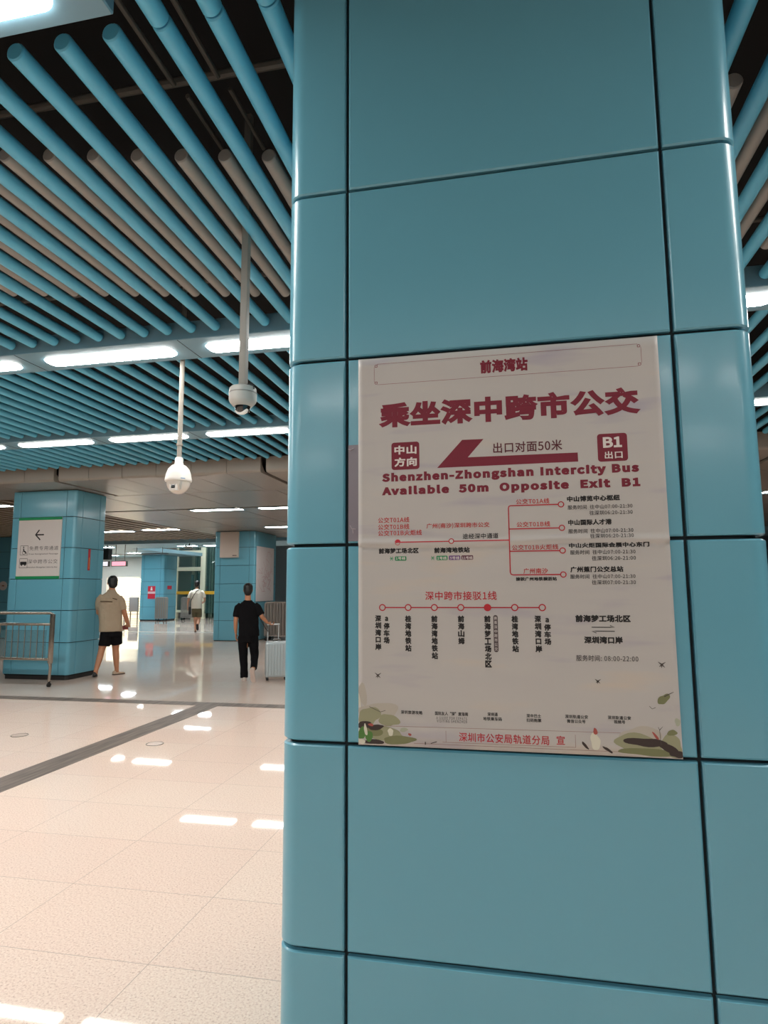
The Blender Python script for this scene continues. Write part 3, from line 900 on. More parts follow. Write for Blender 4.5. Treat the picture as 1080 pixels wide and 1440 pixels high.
for k, (nm, L) in enumerate(art.items()):
    for j, a in enumerate(L):
        bm = B(); leaf(bm, *a[:4], a[4], 0.13, 31 * k + j)
        pp('painted_lotus', bm, INKS[nm], 0.0008 + 0.00008 * k + 0.00001 * j)
bm = B()   # small leaves drifting over the sheet, and stems
for x, z in ((-0.4077, 1.3925), (0.3985, 1.4385), (0.2269, 1.3895)):
    s = 1.0 if x < 0.2 or x > 0.3 else 0.8
    for a, L in ((0.6, 0.012), (2.5, 0.012), (3.9, 0.009), (-0.8, 0.011), (-1.7, 0.009)):
        stroke(bm, [(x, z), (x + s * L * math.cos(a), z + s * L * math.sin(a))], 0.0045 * s, 0.2)
stroke(bm, [(0.40, 1.352), (0.4245, 1.365)], 0.003, 0.4); stroke(bm, [(0.385, 1.222), (0.383, 1.262), (0.380, 1.270)], 0.0012)
stroke(bm, [(0.383, 1.262), (0.392, 1.272)], 0.002, 0.3); stroke(bm, [(-0.435, 1.30), (-0.40, 1.285), (-0.385, 1.29)], 0.0014)
stroke(bm, [(-0.266, 1.204), (-0.266, 1.196)], 0.003); stroke(bm, [(-0.25, 1.200), (-0.232, 1.206)], 0.0022)
stroke(bm, [(0.36, 1.325), (0.367, 1.318), (0.376, 1.322)], 0.0014)
pp('drifting_leaf', bm, mat('wash_grey', '#4b4540', 0.5), 0.0015)

# old sticker remnant beside the poster
rem = thing('sticker_remnant', 'grey translucent old sticker sheet showing beside the poster edge', 'sticker', (-0.48, 1.899, 1.95))
bm = B(); box(bm, -0.502, -0.455, 1.8985, 1.8995, 1.800, 2.108)
obj('film', bm, mat('sticker_film', '#86808a', 0.3), rem, smooth=False)
bm = B()
tube(bm, [(-0.502, 1.898, 2.095), (-0.494, 1.897, 2.091), (-0.485, 1.898, 2.097)], 0.0014, 6)
tube(bm, [(-0.496, 1.898, 1.85), (-0.49, 1.897, 1.84), (-0.478, 1.898, 1.838)], 0.0016, 6); tube(bm, [(-0.487, 1.898, 1.838), (-0.486, 1.898, 1.825)], 0.0016, 6)
obj('torn_edge', bm, mat('torn_paper', '#a9a0a8', 0.6), rem)

# ------------------------------------------------------------------ dome cameras hung from the ceiling
cx_, cy_ = -2.937, 5.10
t = thing('dome_camera', 'white speed dome camera on a long white pole', 'security camera', (cx_, cy_, 2.49))
bm = B(); lathe(bm, [(0.0, 0.185), (0.03, 0.183), (0.062, 0.168), (0.092, 0.135), (0.108, 0.090), (0.117, 0.045), (0.119, 0.030), (0.116, 0.022), (0.10, 0.018), (0, 0.018)], (cx_, cy_, 2.605), 36)
obj('housing', bm, CAMWHITE, t)
bm = B(); prof = []
for k in range(11):
    a = k / 10 * PI / 2
    prof.append((0.105 * math.cos(a), -0.112 * math.sin(a) + 0.018))
prof.insert(0, (0.105, 0.024)); prof[-1] = (0, prof[-1][1])
lathe(bm, prof, (cx_, cy_, 2.605), 36)
obj('dome', bm, mat('milky_dome', '#d5cdc3', 0.2, coat=0.5), t)
def on_dir(ang, R, z): return (cx_ + R * math.sin(ang), cy_ - R * math.cos(ang), z)
toward = 0.05        # the eye looks past the viewer's side
bm = B()
ex, ey = math.sin(toward), -math.cos(toward)
def oriented_box(bm, c, d, hw, hd, hh, bev=0.004):
    b2 = B(); box(b2, -hw, hw, -hd, hd, -hh, hh, bev)
    a = math.atan2(d[1], d[0]) + PI / 2
    M = Matrix.Translation(c) @ Matrix.Rotation(a, 4, 'Z')
    me = bpy.data.meshes.new('x'); b2.to_mesh(me); b2.free(); me.transform(M); bm.from_mesh(me); bpy.data.meshes.remove(me)
oriented_box(bm, (cx_ + ex * 0.070, cy_ + ey * 0.070, 2.570), (ex, ey), 0.036, 0.025, 0.036)
face = obj('lens_block', bm, CAMWHITE, t)
bm = B(); oriented_box(bm, (cx_ + ex * 0.090, cy_ + ey * 0.090, 2.572), (ex, ey), 0.018, 0.008, 0.018, 0.002)
obj('lens', bm, BLACKGL, face)
bm = B()
a2 = toward + 0.72
tube(bm, [on_dir(a2, 0.100, 2.615), on_dir(a2 - 0.05, 0.098, 2.58), on_dir(a2, 0.085, 2.545)], (0.012, 0.012, 0.008), 8)
obj('yoke', bm, CAMGREY, t)
bm = B(); oriented_box(bm, (cx_ + 0.118 * math.sin(0.85), cy_ - 0.118 * math.cos(0.85), 2.642), (math.sin(0.85), -math.cos(0.85)), 0.02, 0.002, 0.004, 0.001)
obj('blue_label', bm, mat('label_blue', '#7f9fc0', 0.4), t)
bm = B(); tube(bm, [(cx_, cy_, 2.785), (cx_, cy_, 2.80), (cx_, cy_, 2.835), (cx_, cy_, 2.845), (cx_, cy_, 2.85)], [0.042, 0.036, 0.036, 0.032, 0.026], 18)
obj('neck', bm, CAMWHITE, t)
bm = B(); tube(bm, [(cx_, cy_, 2.84), (cx_, cy_, 2.955), (cx_, cy_, 2.96), (cx_, cy_, 2.975), (cx_, cy_, 2.98), (cx_, cy_, 4.6)], [0.021, 0.021, 0.030, 0.030, 0.022, 0.022], 14)
obj('pole', bm, mat('pole_pale', '#9d968c', 0.5), t)

cx_, cy_ = -1.531, 3.35
t = thing('fixed_camera', 'grey cylindrical dome camera with a smoked lens on a square pole', 'security camera', (cx_, cy_, 2.68))
bm = B(); lathe(bm, [(0, 0.112), (0.070, 0.112), (0.078, 0.104), (0.081, 0.080), (0.081, 0.035), (0.076, 0.020), (0.058, 0.000), (0.05, -0.004), (0, -0.004)], (cx_, cy_, 2.728), 36)
hs = obj('housing', bm, CAMGREY, t)
bm = B(); lathe(bm, [(0.0815, 0.078), (0.0825, 0.076), (0.0825, 0.073), (0.0815, 0.071), (0.08, 0.0745)], (cx_, cy_, 2.728), 36)
obj('seam_ring', bm, mat('seam_grey', '#8d8b86', 0.5), hs)
bm = B(); prof = [(0.047 * math.cos(k / 8 * PI / 2), -0.050 * math.sin(k / 8 * PI / 2)) for k in range(9)]; prof[-1] = (0, prof[-1][1]); prof.insert(0, (0.047, 0.01))
lathe(bm, prof, (cx_, cy_, 2.728), 28)
obj('smoked_dome', bm, BLACKGL, t)
bm = B()
pts = [(cx_ + 0.0495 * math.sin(a) , cy_ - 0.0495 * math.cos(a) * 0.55, 2.728 - 0.040) for a in (-1.2, -0.7, -0.2, 0.3, 0.8, 1.2)]
pts = [(cx_ + 0.048 * math.sin(b2), cy_ - 0.018, 2.728 - 0.050 * math.cos(b2)) for b2 in (-0.9, -0.5, -0.1, 0.3, 0.7, 1.0)]
tube(bm, pts, [0.004, 0.006, 0.008, 0.011, 0.012, 0.006], 8)
obj('trim_ring', bm, CAMWHITE, t)
bm = B(); box(bm, cx_ - 0.021, cx_ + 0.021, cy_ - 0.021, cy_ + 0.021, 2.838, 4.6, 0.003)
obj('pole', bm, mat('pole_grey', '#8a857d', 0.45), t)
bm = B(); tube(bm, [(cx_ + 0.02, cy_ - 0.01, 2.85), (cx_ + 0.05, cy_ - 0.02, 2.855), (cx_ + 0.075, cy_ - 0.02, 2.842), (cx_ + 0.078, cy_ - 0.02, 2.82)], 0.004, 8)
obj('cable', bm, RUBBER, t)

# ------------------------------------------------------------------ signs on the pillars
t = thing('direction_sign', 'white direction sign with green bands and a black arrow pointing left', 'sign', (-8.93, 10.48, 2.47))
SX0, SX1, SZ0, SZ1 = -9.400, -8.447, 1.885, 3.070
bm = B(); box(bm, SX0, SX1, 10.472, 10.489, SZ0, SZ1)
obj('board', bm, SIGNWHITE, t, smooth=False)
for z0, z1 in ((SZ0, SZ0 + 0.052), (SZ1 - 0.052, SZ1)):
    bm = B(); box(bm, SX0 - 0.004, SX1 + 0.004, 10.468, 10.4718, z0, z1)
    obj('green_band', bm, GREEN, t, smooth=False)
def uv(px, py):   # sign drawing measured on a 0-1 sheet, y down from the top
    return SX0 + (SX1 - SX0) * px, SZ1 - (SZ1 - SZ0) * py
def lines_y(bm, y):
    for v in bm.verts: v.co.y = y
    return bm
bm = B()
a = uv(0.40, 0.285); stroke(bm, [uv(0.60, 0.285), a], 0.026)
stroke(bm, [uv(0.49, 0.205), uv(0.405, 0.288)], 0.026); stroke(bm, [uv(0.405, 0.282), uv(0.52, 0.37)], 0.026)
lines_y(bm, 10.4712)
obj('arrow', bm, INK, t, smooth=False)
for zc, kind in ((0.535, 'seat'), (0.745, 'bus')):
    bm = B(); x0, z1 = uv(0.07, zc - 0.075); x1, z0 = uv(0.25, zc + 0.075)
    stroke(bm, [(x0, z0), (x1, z0), (x1, z1), (x0, z1), (x0, z0)], 0.007)
    if kind == 'seat':
        disc(bm, *uv(0.145, zc - 0.05), 0.014, 14)
        stroke(bm, [uv(0.145, zc - 0.03), uv(0.155, zc + 0.02), uv(0.19, zc + 0.022), uv(0.215, zc + 0.055)], 0.024)
        ring(bm, *uv(0.155, zc + 0.035), 0.030, 0.038, 18)
    else:
        bx0, bz0 = uv(0.085, zc + 0.025); bx1, bz1 = uv(0.235, zc - 0.025)
        flat_xz(bm, rr(bx0, bx1, bz0, bz1, 0.01), 0); disc(bm, *uv(0.12, zc + 0.03), 0.016, 14); disc(bm, *uv(0.20, zc + 0.03), 0.016, 14)
    lines_y(bm, 10.4711)
    obj('pictogram', bm, INK, t, smooth=False)
bm = B()
for s, a0, a1, zc, h, bold in (('免费专用通道', 0.28, 0.95, 0.505, 0.082, 0.0), ('Free Designated Passage', 0.28, 0.95, 0.60, 0.035, 0.012), ('深中跨市公交', 0.26, 0.95, 0.72, 0.082, 0.0), ('Shenzhen-Zhongshan Intercity Bus', 0.25, 0.95, 0.815, 0.035, 0.012)):
    x0, z = uv(a0, zc); x1, _ = uv(a1, zc)
    put_text(bm, s, x0, x1, z, h, 10.4710, bold, 2, -1)
obj('sign_lettering', bm, mat('sign_ink', '#4c4648', 0.6), t, smooth=False)

t = thing('red_label', 'narrow vertical red label on the side of the teal pillar behind the man in beige', 'label', (-8.165, 10.94, 2.26))
bm = B(); box(bm, -8.172, -8.166, 10.91, 10.975, 2.05, 2.47)
obj('plate', bm, mat('label_red', '#b3222c', 0.5), t, smooth=False)
bm = B(); box(bm, -8.166, -8.165, 10.935, 10.95, 2.08, 2.30)
obj('yellow_stripe', bm, mat('label_yellow', '#d49a3a', 0.5), t, smooth=False)

t = thing('notice_board', 'blank grey-white board hung on the upper face of a teal pillar', 'board', (-9.18, 19.32, 3.15))
bm = B(); box(bm, -9.50, -8.85, 19.27, 19.348, 2.72, 3.575, 0.006)
obj('board', bm, mat('board_white', '#c9bdb2', 0.5), t, smooth=False)
bm = B(); box(bm, -9.05, -8.90, 19.2685, 19.2705, 2.775, 2.80)
obj('small_caption', bm, INKGREY, t, smooth=False)

t = thing('transit_map', 'tall white transit map poster with faint red lines on the pillar side', 'poster', (-8.27, 20.1, 2.2))
bm = B(); box(bm, -8.279, -8.268, 19.46, 20.98, 1.28, 3.10)
obj('sheet', bm, mat('map_white', '#ded8d8', 0.5), t, smooth=False)
bm = B()
rnd = random.Random(3)
def map_line(pts, w=0.011):
    b2 = B(); stroke(b2, pts, w)
    for v in b2.verts: v.co = Vector((-8.267, v.co.x, v.co.z))
    me = bpy.data.meshes.new('x'); b2.to_mesh(me); b2.free(); bm.from_mesh(me); bpy.data.meshes.remove(me)
for k in range(16):
    y0, z0 = rnd.uniform(19.75, 20.7), rnd.uniform(1.75, 2.85)
    pts = [(y0, z0)]
    for j in range(5):
        y0 = min(max(y0 + rnd.uniform(-0.3, 0.3), 19.6), 20.85); z0 = min(max(z0 + rnd.uniform(-0.25, 0.25), 1.6), 2.95); pts.append((y0, z0))
    map_line(pts)
obj('map_lines', bm, mat('map_pink', '#c9a0a4', 0.6), t, smooth=False)

t = thing('fire_notice', 'red and white fire equipment notice on the distant teal pillar', 'notice', (-19.57, 31.59, 1.55))
bm = B(); box(bm, -19.80, -19.35, 31.58, 31.598, 1.20, 1.90); obj('plate', bm, mat('notice_white', '#e3c3c6', 0.5), t, smooth=False)
bm = B(); box(bm, -19.80, -19.35, 31.575, 31.5798, 1.60, 1.90); box(bm, -19.80, -19.35, 31.575, 31.5798, 1.20, 1.48); obj('red_field', bm, mat('notice_red', '#c4243c', 0.5), t, smooth=False)
bm = B(); slab_xz(bm, [(-19.64, 1.66), (-19.51, 1.66), (-19.545, 1.85), (-19.605, 1.85)], 31.570, 31.5748); obj('extinguisher_symbol', bm, WHITEINK, t, smooth=False)
t = thing('wall_label', 'tiny red label at the corner of the distant teal pillar', 'label', (-18.865, 32.2, 1.8))
bm = B(); box(bm, -18.869, -18.862, 32.0, 32.45, 1.72, 1.92); obj('plate', bm, mat('notice_red', '#c4243c', 0.5), t, smooth=False)
t = thing('round_sign', 'small round white sign on the teal pillar at the picture edge', 'sign', (-17.85, 19.345, 1.85))
bm = B(); tube(bm, [(-17.86, 19.349, 1.85), (-17.86, 19.335, 1.85)], 0.16, 28); obj('disc', bm, SIGNWHITE, t)
bm = B(); box(bm, -17.90, -17.80, 19.330, 19.3345, 1.83, 1.87); obj('symbol', bm, mat('sign_brown', '#8a5a3a', 0.5), t, smooth=False)

# hanging speaker and LED signs
t = thing('loudspeaker', 'black box loudspeaker hanging on a thin rod beside the teal pillar', 'loudspeaker', (-17.06, 24.0, 3.2))
bm = B(); box(bm, -17.23, -16.89, 23.86, 24.12, 2.98, 3.44, 0.02); obj('cabinet', bm, RUBBER, t)
bm = B(); tube(bm, [(-17.06, 24, 3.44), (-17.06, 24, 3.618)], 0.018, 8); obj('rod', bm, STEELDK, t)
for nm, lb, x0, x1, colr in (('led_sign', 'hanging LED sign with red and white lettering on two rods', -16.79, -16.08, '#e9a5b4'), ('led_sign', 'white hanging LED sign half hidden by the teal pillar', -17.75, -16.93, '#d9d4d8')):
    t = thing(nm, lb, 'sign', ((x0 + x1) / 2, 24.0, 2.8))
    bm = B(); box(bm, x0, x1, 23.94, 24.06, 2.68, 2.92, 0.01); obj('case', bm, STEELDK, t)
    bm = B(); box(bm, x0 + 0.03, x1 - 0.03, 23.932, 23.9395, 2.71, 2.89); obj('screen', bm, mat('led_' + colr[1:], colr, 0.4, emit=0.9), t, smooth=False)
    for xx in (x0 + 0.16, x1 - (0.12 if x1 > -16.5 else 0.36)):
        bm = B(); tube(bm, [(xx, 24, 2.92), (xx, 24, 3.618)], 0.014, 8); obj('rod', bm, STEELDK, t)
t = thing('hanging_rail', 'thin dark rail hanging above the LED signs', 'rail', (-17.8, 25.9, 3.3))
bm = B(); box(bm, -20.4, -15.3, 25.9, 25.95, 3.30, 3.34); obj('rail', bm, STEELDK, t, smooth=False)
for xx in (-20.0, -18.6, -16.9, -15.6):
    bm = B(); tube(bm, [(xx, 25.925, 3.34), (xx, 25.925, 3.618)], 0.012, 8); obj('hanger', bm, STEELDK, t)
t = thing('bullet_camera', 'small dark camera hanging in the far hall beside the lift', 'security camera', (-13.3, 24.1, 3.45))
bm = B(); tube(bm, [(-13.42, 24.0, 3.46), (-13.12, 24.1, 3.40)], 0.055, 12); obj('housing', bm, STEELDK, t)
bm = B(); tube(bm, [(-13.25, 24.07, 3.44), (-13.25, 24.07, 3.618)], 0.03, 8); obj('bracket', bm, STEELDK, t)
t = thing('sprinkler', 'small round fitting under the brown slats near the teal pillar', 'ceiling fitting', (-11.1, 15.2, 3.5))
bm = B(); lathe(bm, [(0, 0.12), (0.03, 0.12), (0.035, 0.06), (0.075, 0.03), (0.07, 0.0), (0, -0.02)], (-11.1, 15.2, 3.48), 16); obj('fitting', bm, BROWN, t)

# ------------------------------------------------------------------ glass lift
t = thing('glass_lift', 'glass lift shaft with a cream frame and yellow safety band', 'lift', (-18.6, 34.6, 0))
CREAM = mat('cream_frame', '#f0eed4', 0.45)
for x0, x1 in ((-18.12, -17.83), (-19.70, -19.60), (-16.9, -16.7)):
    bm = B(); box(bm, x0, x1, 34.3, 34.55, 0, 6.1, 0.01); obj('post', bm, CREAM, t)
bm = B(); box(bm, -19.7, -19.5, 36.2, 36.4, 0, 6.1, 0.01); obj('post', bm, CREAM, t)
bm = B(); box(bm, -17.9, -17.7, 36.2, 36.4, 0, 6.1, 0.01); obj('post', bm, CREAM, t)
for z0, z1 in ((3.72, 4.02), (2.80, 3.03), (5.2, 5.4), (0.35, 0.5)):
    bm = B(); box(bm, -19.6, -18.12, 34.32, 34.5, z0, z1, 0.01); obj('beam', bm, CREAM, t)
bm = B(); box(bm, -19.6, -16.9, 34.27, 34.31, 1.42, 1.60); obj('safety_band', bm, mat('safety_yellow', '#d9a62a', 0.5), t, smooth=False)
GLASS = mat('lift_glass', '#3f625c', 0.03, trans=0.0, alpha=0.38, coat=1.0)
bm = B(); box(bm, -19.6, -18.12, 34.38, 34.40, 0.5, 5.2); obj('front_glass', bm, GLASS, t, smooth=False)
bm = B(); box(bm, -17.83, -16.9, 34.38, 34.40, 0.3, 5.2); obj('side_glass', bm, GLASS, t, smooth=False)
bm = B(); box(bm, -19.55, -18.0, 36.25, 36.3, 0, 6.0); obj('back_wall', bm, mat('lift_back', '#233f3b', 0.4), t, smooth=False)
bm = B()
for xx in (-19.4, -19.22, -19.0, -18.86, -18.45, -18.3): box(bm, xx, xx + 0.05, 36.1, 36.2, 0, 6.0)
obj('guide_rail', bm, mat('guide_pale', '#9db3a2', 0.4), t, smooth=False)
bm = B(); box(bm, -18.85, -18.5, 35.4, 35.5, 0.2, 2.7); box(bm, -19.3, -19.15, 35.4, 35.5, 0.6, 2.6)
obj('lift_car', bm, mat('lift_car_teal', '#4f8f98', 0.4), t, smooth=False)

# ------------------------------------------------------------------ exit stair in bright daylight
t = thing('exit_stair', 'sunlit white stair seen through the bright exit opening', 'stairs', (-23, 38, 0))
bm = B()
for k in range(16):
    box(bm, -30.7, -21.3, 37.0 + 0.32 * k, 48, 0.16 * k, 0.16 * (k + 1))
obj('steps', bm, mat('stair_white', '#d9d4c4', 0.5), t, smooth=False)
bm = B()
for k in range(16): box(bm, -30.7, -21.3, 36.99 + 0.32 * k, 37.04 + 0.32 * k, 0.16 * (k + 1) - 0.03, 0.16 * (k + 1) + 0.003)
obj('nosing', bm, mat('nosing_grey', '#6f6a60', 0.6), t, smooth=False)
bm = B()
for xx in (-24.6, -22.6):
    tube(bm, [(xx, 36.6, 0.0), (xx, 36.6, 1.0), (xx, 42.6, 3.55)], 0.03, 8); tube(bm, [(xx, 40.0, 1.3), (xx, 40.0, 2.45)], 0.02, 8)
obj('handrail', bm, STEELDK, t)
t = thing('gate_panel', 'grey panel standing beside the bright exit opening', 'barrier', (-21.8, 33.3, 0))
bm = B(); box(bm, -22.0, -21.45, 33.2, 33.35, 0.45, 1.27, 0.01); obj('panel', bm, mat('panel_grey', '#8f8b8b', 0.5), t)
for xx in (-21.95, -21.5):
    bm = B(); box(bm, xx, xx + 0.05, 33.25, 33.3, 0, 0.5); obj('leg', bm, STEELDK, t, smooth=False)
# turnstile like low rails in front of the stair
t = thing('queue_railing', 'low metal railing with mesh across the bright exit', 'railing', (-22.6, 33.0, 0))
for z in (1.0, 0.72, 0.45):
    bm = B(); tube(bm, [(-23.4, 32.9, z), (-22.05, 32.9, z)], 0.025, 8); obj('rail', bm, STEEL, t)
for xx in (-23.4, -22.7, -22.05):
    bm = B(); tube(bm, [(xx, 32.9, 0), (xx, 32.9, 1.02)], 0.025, 8); obj('post', bm, STEEL, t)

# ------------------------------------------------------------------ steel railing and cabinet at the picture edge
t = thing('steel_railing', 'stainless steel railing with glass infill and a castor foot', 'railing', (-8.6, 9.75, 0))
RY = 9.75
bm = B(); tube(bm, [(-11.2, RY, 1.265), (-7.99, RY, 1.265), (-7.955, RY, 1.25), (-7.94, RY, 1.215)], 0.026, 14); obj('top_rail', bm, STEEL, t)
bm = B(); tube(bm, [(-11.2, RY, 1.07), (-7.96, RY, 1.07)], 0.024, 12); obj('middle_rail', bm, STEEL, t)
bm = B(); tube(bm, [(-11.2, RY, 0.47), (-7.96, RY, 0.47)], 0.024, 12); obj('bottom_rail', bm, STEEL, t)
for xp in (-7.94, -9.66):
    bm = B(); box(bm, xp - 0.032, xp + 0.032, RY - 0.03, RY + 0.03, 0.40, 1.25, 0.008); tube(bm, [(xp, RY, 0.40), (xp + 0.01, RY, 0.33), (xp - 0.005, RY, 0.09)], [0.03, 0.024, 0.022], 12)
    p = obj('post', bm, STEEL, t)
    bm = B(); tube(bm, [(xp - 0.02, RY, 0.035), (xp + 0.02, RY, 0.035)], 0.035, 16); tube(bm, [(xp, RY, 0.05), (xp, RY, 0.095)], 0.02, 10)
    obj('castor', bm, RUBBER, p)
for k in range(12):
    xx = -8.10 - 0.128 * k
    bm = B(); tube(bm, [(xx, RY, 0.48), (xx, RY, 1.06)], 0.0075, 8); obj('baluster', bm, STEEL, t)
bm = B(); box(bm, -9.4, -8.06, RY + 0.012, RY + 0.02, 0.50, 0.97); obj('glass_pane', bm, mat('smoked_glass', '#5c7f86', 0.06, alpha=0.30, coat=0.6), t, smooth=False)

t = thing('steel_cabinet', 'dark steel cabinet standing behind the railing at the picture edge', 'cabinet', (-9.95, 10.2, 0))
bm = B(); box(bm, -10.5, -9.66, 9.95, 10.4, 0.04, 1.27, 0.015); c0 = obj('body', bm, STEELDK, t)
bm = B(); box(bm, -9.80, -9.765, 9.94, 9.952, 0.12, 1.15, 0.004); obj('trim_strip', bm, STEEL, c0)
bm = B(); lathe(bm, [(0, 0.10), (0.12, 0.09), (0.17, 0.04), (0.17, 0.0), (0, 0.0)], (-9.95, 10.2, 1.27), 24); obj('lid', bm, STEELDK, t)
bm = B(); box(bm, -10.46, -9.7, 9.98, 10.37, 0, 0.045); obj('foot', bm, RUBBER, t, smooth=False)

# ------------------------------------------------------------------ folded crowd barriers
def barrier_rack(label, x0, x1, y, h, n, gap, dirx=True):
    root = thing('folding_barrier', label, 'barrier', ((x0 + x1) / 2, y, 0), 'folded metal barriers')
    for k in range(n):
        yy = y + k * gap
        bm = B()
        tube(bm, [(x0, yy, 0.16), (x0, yy, h - 0.05), (x0 + 0.05, yy, h), (x1 - 0.05, yy, h), (x1, yy, h - 0.05), (x1, yy, 0.16), (x0, yy, 0.16)], 0.02, 8)
        m = max(3, int((x1 - x0) / 0.10))
        for j in range(1, m):
            xx = x0 + (x1 - x0) * j / m
            tube(bm, [(xx, yy, 0.16), (xx, yy, h)], 0.016, 6)
        obj('folded_panel', bm, mat('barrier_steel', '#9a938c', 0.4, metal=0.3), root)
    for xx in (x0 + 0.06, x1 - 0.06):
        for yy in (y, y + (n - 1) * gap):
            bm = B(); tube(bm, [(xx - 0.02, yy, 0.06), (xx + 0.02, yy, 0.06)], 0.06, 14); tube(bm, [(xx, yy, 0.06), (xx, yy, 0.17)], 0.018, 8)
            obj('castor', bm, RUBBER, root)
    return root
barrier_rack('folded metal barrier on castors in front of the distant teal pillar', -18.95, -18.36, 31.0, 1.28, 4, 0.08)
barrier_rack('wider folded metal barrier on castors in front of the glass lift', -18.22, -17.15, 32.4, 1.26, 4, 0.09)
barrier_rack('folded metal barrier below the transit map, behind the silver suitcase', -8.05, -6.9, 19.7, 1.24, 5, 0.08)

# floor caps
for lb, x, y in (('small round metal cap set in the floor near the picture edge', -5.63, 6.49), ('small round metal cap set in the floor right of the grey border', -3.855, 6.40)):
    t = thing('floor_cap', lb, 'floor cap', (x, y, 0))
    bm = B(); lathe(bm, [(0.0, 0.003), (0.082, 0.003), (0.085, 0.0)], (x, y, 0.0005), 28); obj('plate', bm, mat('cap_beige', '#d2bcae', 0.25), t)
    bm = B()
    pts = [(x + 0.09 * math.cos(2 * PI * k / 28), y + 0.09 * math.sin(2 * PI * k / 28), 0.002) for k in range(29)]
    tube(bm, pts, 0.0035, 6); obj('rim', bm, STEELDK, t)

# ------------------------------------------------------------------ silver suitcase
SO = Vector((-4.8, 11.05, 0)); SR = math.radians(23.5)
case = thing('suitcase', 'silver ribbed suitcase rolled along by the person in black', 'suitcase', SO, rz=SR)
ORG[case.name] = Vector((0, 0, 0))
SILVER = mat('silver_shell', '#b9c3c6', 0.3, metal=0.25)
bm = B(); box(bm, 0.285, 0.70, -0.13, 0.13, 0.055, 0.70, 0.05, 4)
for k in range(7):
    xx = 0.335 + 0.053 * k
    tube(bm, [(xx, -0.131, 0.10), (xx, -0.134, 0.16), (xx, -0.134, 0.62), (xx, -0.131, 0.66)], 0.010, 8)
sh = obj('shell', bm, SILVER, case)
bm = B()
for xx in (0.287, 0.698): tube(bm, [(xx, 0, 0.10), (xx, 0, 0.66)], 0.010, 8)
obj('zip_seam', bm, mat('seam_silver', '#8f9799', 0.4), sh)
for xx in (0.325, 0.66):
    for yy in (-0.09, 0.09):
        bm = B(); tube(bm, [(xx - 0.022, yy, 0.03), (xx + 0.022, yy, 0.03)], 0.03, 14); tube(bm, [(xx, yy, 0.03), (xx, yy, 0.07)], 0.014, 8); obj('wheel', bm, RUBBER, case)
bm = B()
for xx in (0.325, 0.525): tube(bm, [(xx, 0.05, 0.68), (xx, 0.05, 1.005)], 0.011, 8)
tube(bm, [(0.31, 0.05, 1.01), (0.54, 0.05, 1.01)], 0.016, 10)
obj('pull_handle', bm, mat('handle_silver', '#c7cdcf', 0.3, metal=0.4), case)
bm = B(); tube(bm, [(0.42, -0.02, 0.705), (0.44, -0.02, 0.735), (0.55, -0.02, 0.735), (0.57, -0.02, 0.705)], 0.012, 8); obj('carry_handle', bm, STEELDK, case)
bm = B(); tube(bm, [(0.17, 0.02, 1.16), (0.22, 0.01, 1.05), (0.28, 0.0, 0.94), (0.33, 0.0, 0.88), (0.315, 0.04, 0.99)], 0.008, 6)
obj('strap', bm, RUBBER, case)

# ------------------------------------------------------------------ people (seen from behind, walking away)
SKIN = mat('skin', '#b9805f', 0.5)
SKIN2 = mat('skin_pale', '#c08c70', 0.5)
HAIR = mat('black_hair', '#120f0e', 0.45)
def fuse(name, bm, voxel, m, parent, smooth_it=4, noise=0.0, nscale=6.0):
    """one continuous surface out of overlapping lofts"""
    bmesh.ops.recalc_face_normals(bm, faces=bm.faces[:])
    me = bpy.data.meshes.new('fuse'); bm.to_mesh(me); bm.free()
    o = bpy.data.objects.new('fuse', me); COL.objects.link(o)
    r = o.modifiers.new('r', 'REMESH'); r.mode = 'VOXEL'; r.voxel_size = voxel
    s = o.modifiers.new('s', 'SMOOTH'); s.factor = 0.5; s.iterations = smooth_it
    if noise:
        tx = bpy.data.textures.new('folds', 'CLOUDS'); tx.noise_scale = 1.0 / nscale
        d = o.modifiers.new('d', 'DISPLACE'); d.texture = tx; d.strength = noise; d.mid_level = 0.5
    bpy.context.view_layer.update()
    out = bpy.data.meshes.new_from_object(o.evaluated_get(bpy.context.evaluated_depsgraph_get()))
    bpy.data.objects.remove(o); bpy.data.meshes.remove(me)
    return obj(name, out, m, parent, angle=180)

def rings(bm, L, n=20, tilt=(0, 0)):
    """loft of ellipses (cx, cy, z, rx, ry)"""
    R0 = []
    for cx, cy, z, rx, ry in L:
        R0.append([bm.verts.new((cx + rx * math.cos(2 * PI * k / n), cy + ry * math.sin(2 * PI * k / n), z + tilt[0] * rx * math.cos(2 * PI * k / n))) for k in range(n)])
    for a, b2 in zip(R0, R0[1:]):
        for k in range(n): bm.faces.new((a[k], a[(k + 1) % n], b2[(k + 1) % n], b2[k]))
    bm.faces.new(R0[0]); bm.faces.new(R0[-1])

def ball(bm, c, rx, ry, rz, n=16, m=10):
    lv = []
    for i in range(m + 1):
        a = PI * i / m
        if i in (0, m): lv.append([bm.verts.new((c[0], c[1], c[2] + rz * math.cos(a)))])
        else: lv.append([bm.verts.new((c[0] + rx * math.sin(a) * math.cos(2 * PI * k / n), c[1] + ry * math.sin(a) * math.sin(2 * PI * k / n), c[2] + rz * math.cos(a))) for k in range(n)])
    for a, b2 in zip(lv, lv[1:]):
        for k in range(n):
            k2 = (k + 1) % n
            if len(a) == 1: bm.faces.new((a[0], b2[k2], b2[k]))
            elif len(b2) == 1: bm.faces.new((a[k], a[k2], b2[0]))
            else: bm.faces.new((a[k], a[k2], b2[k2], b2[k]))

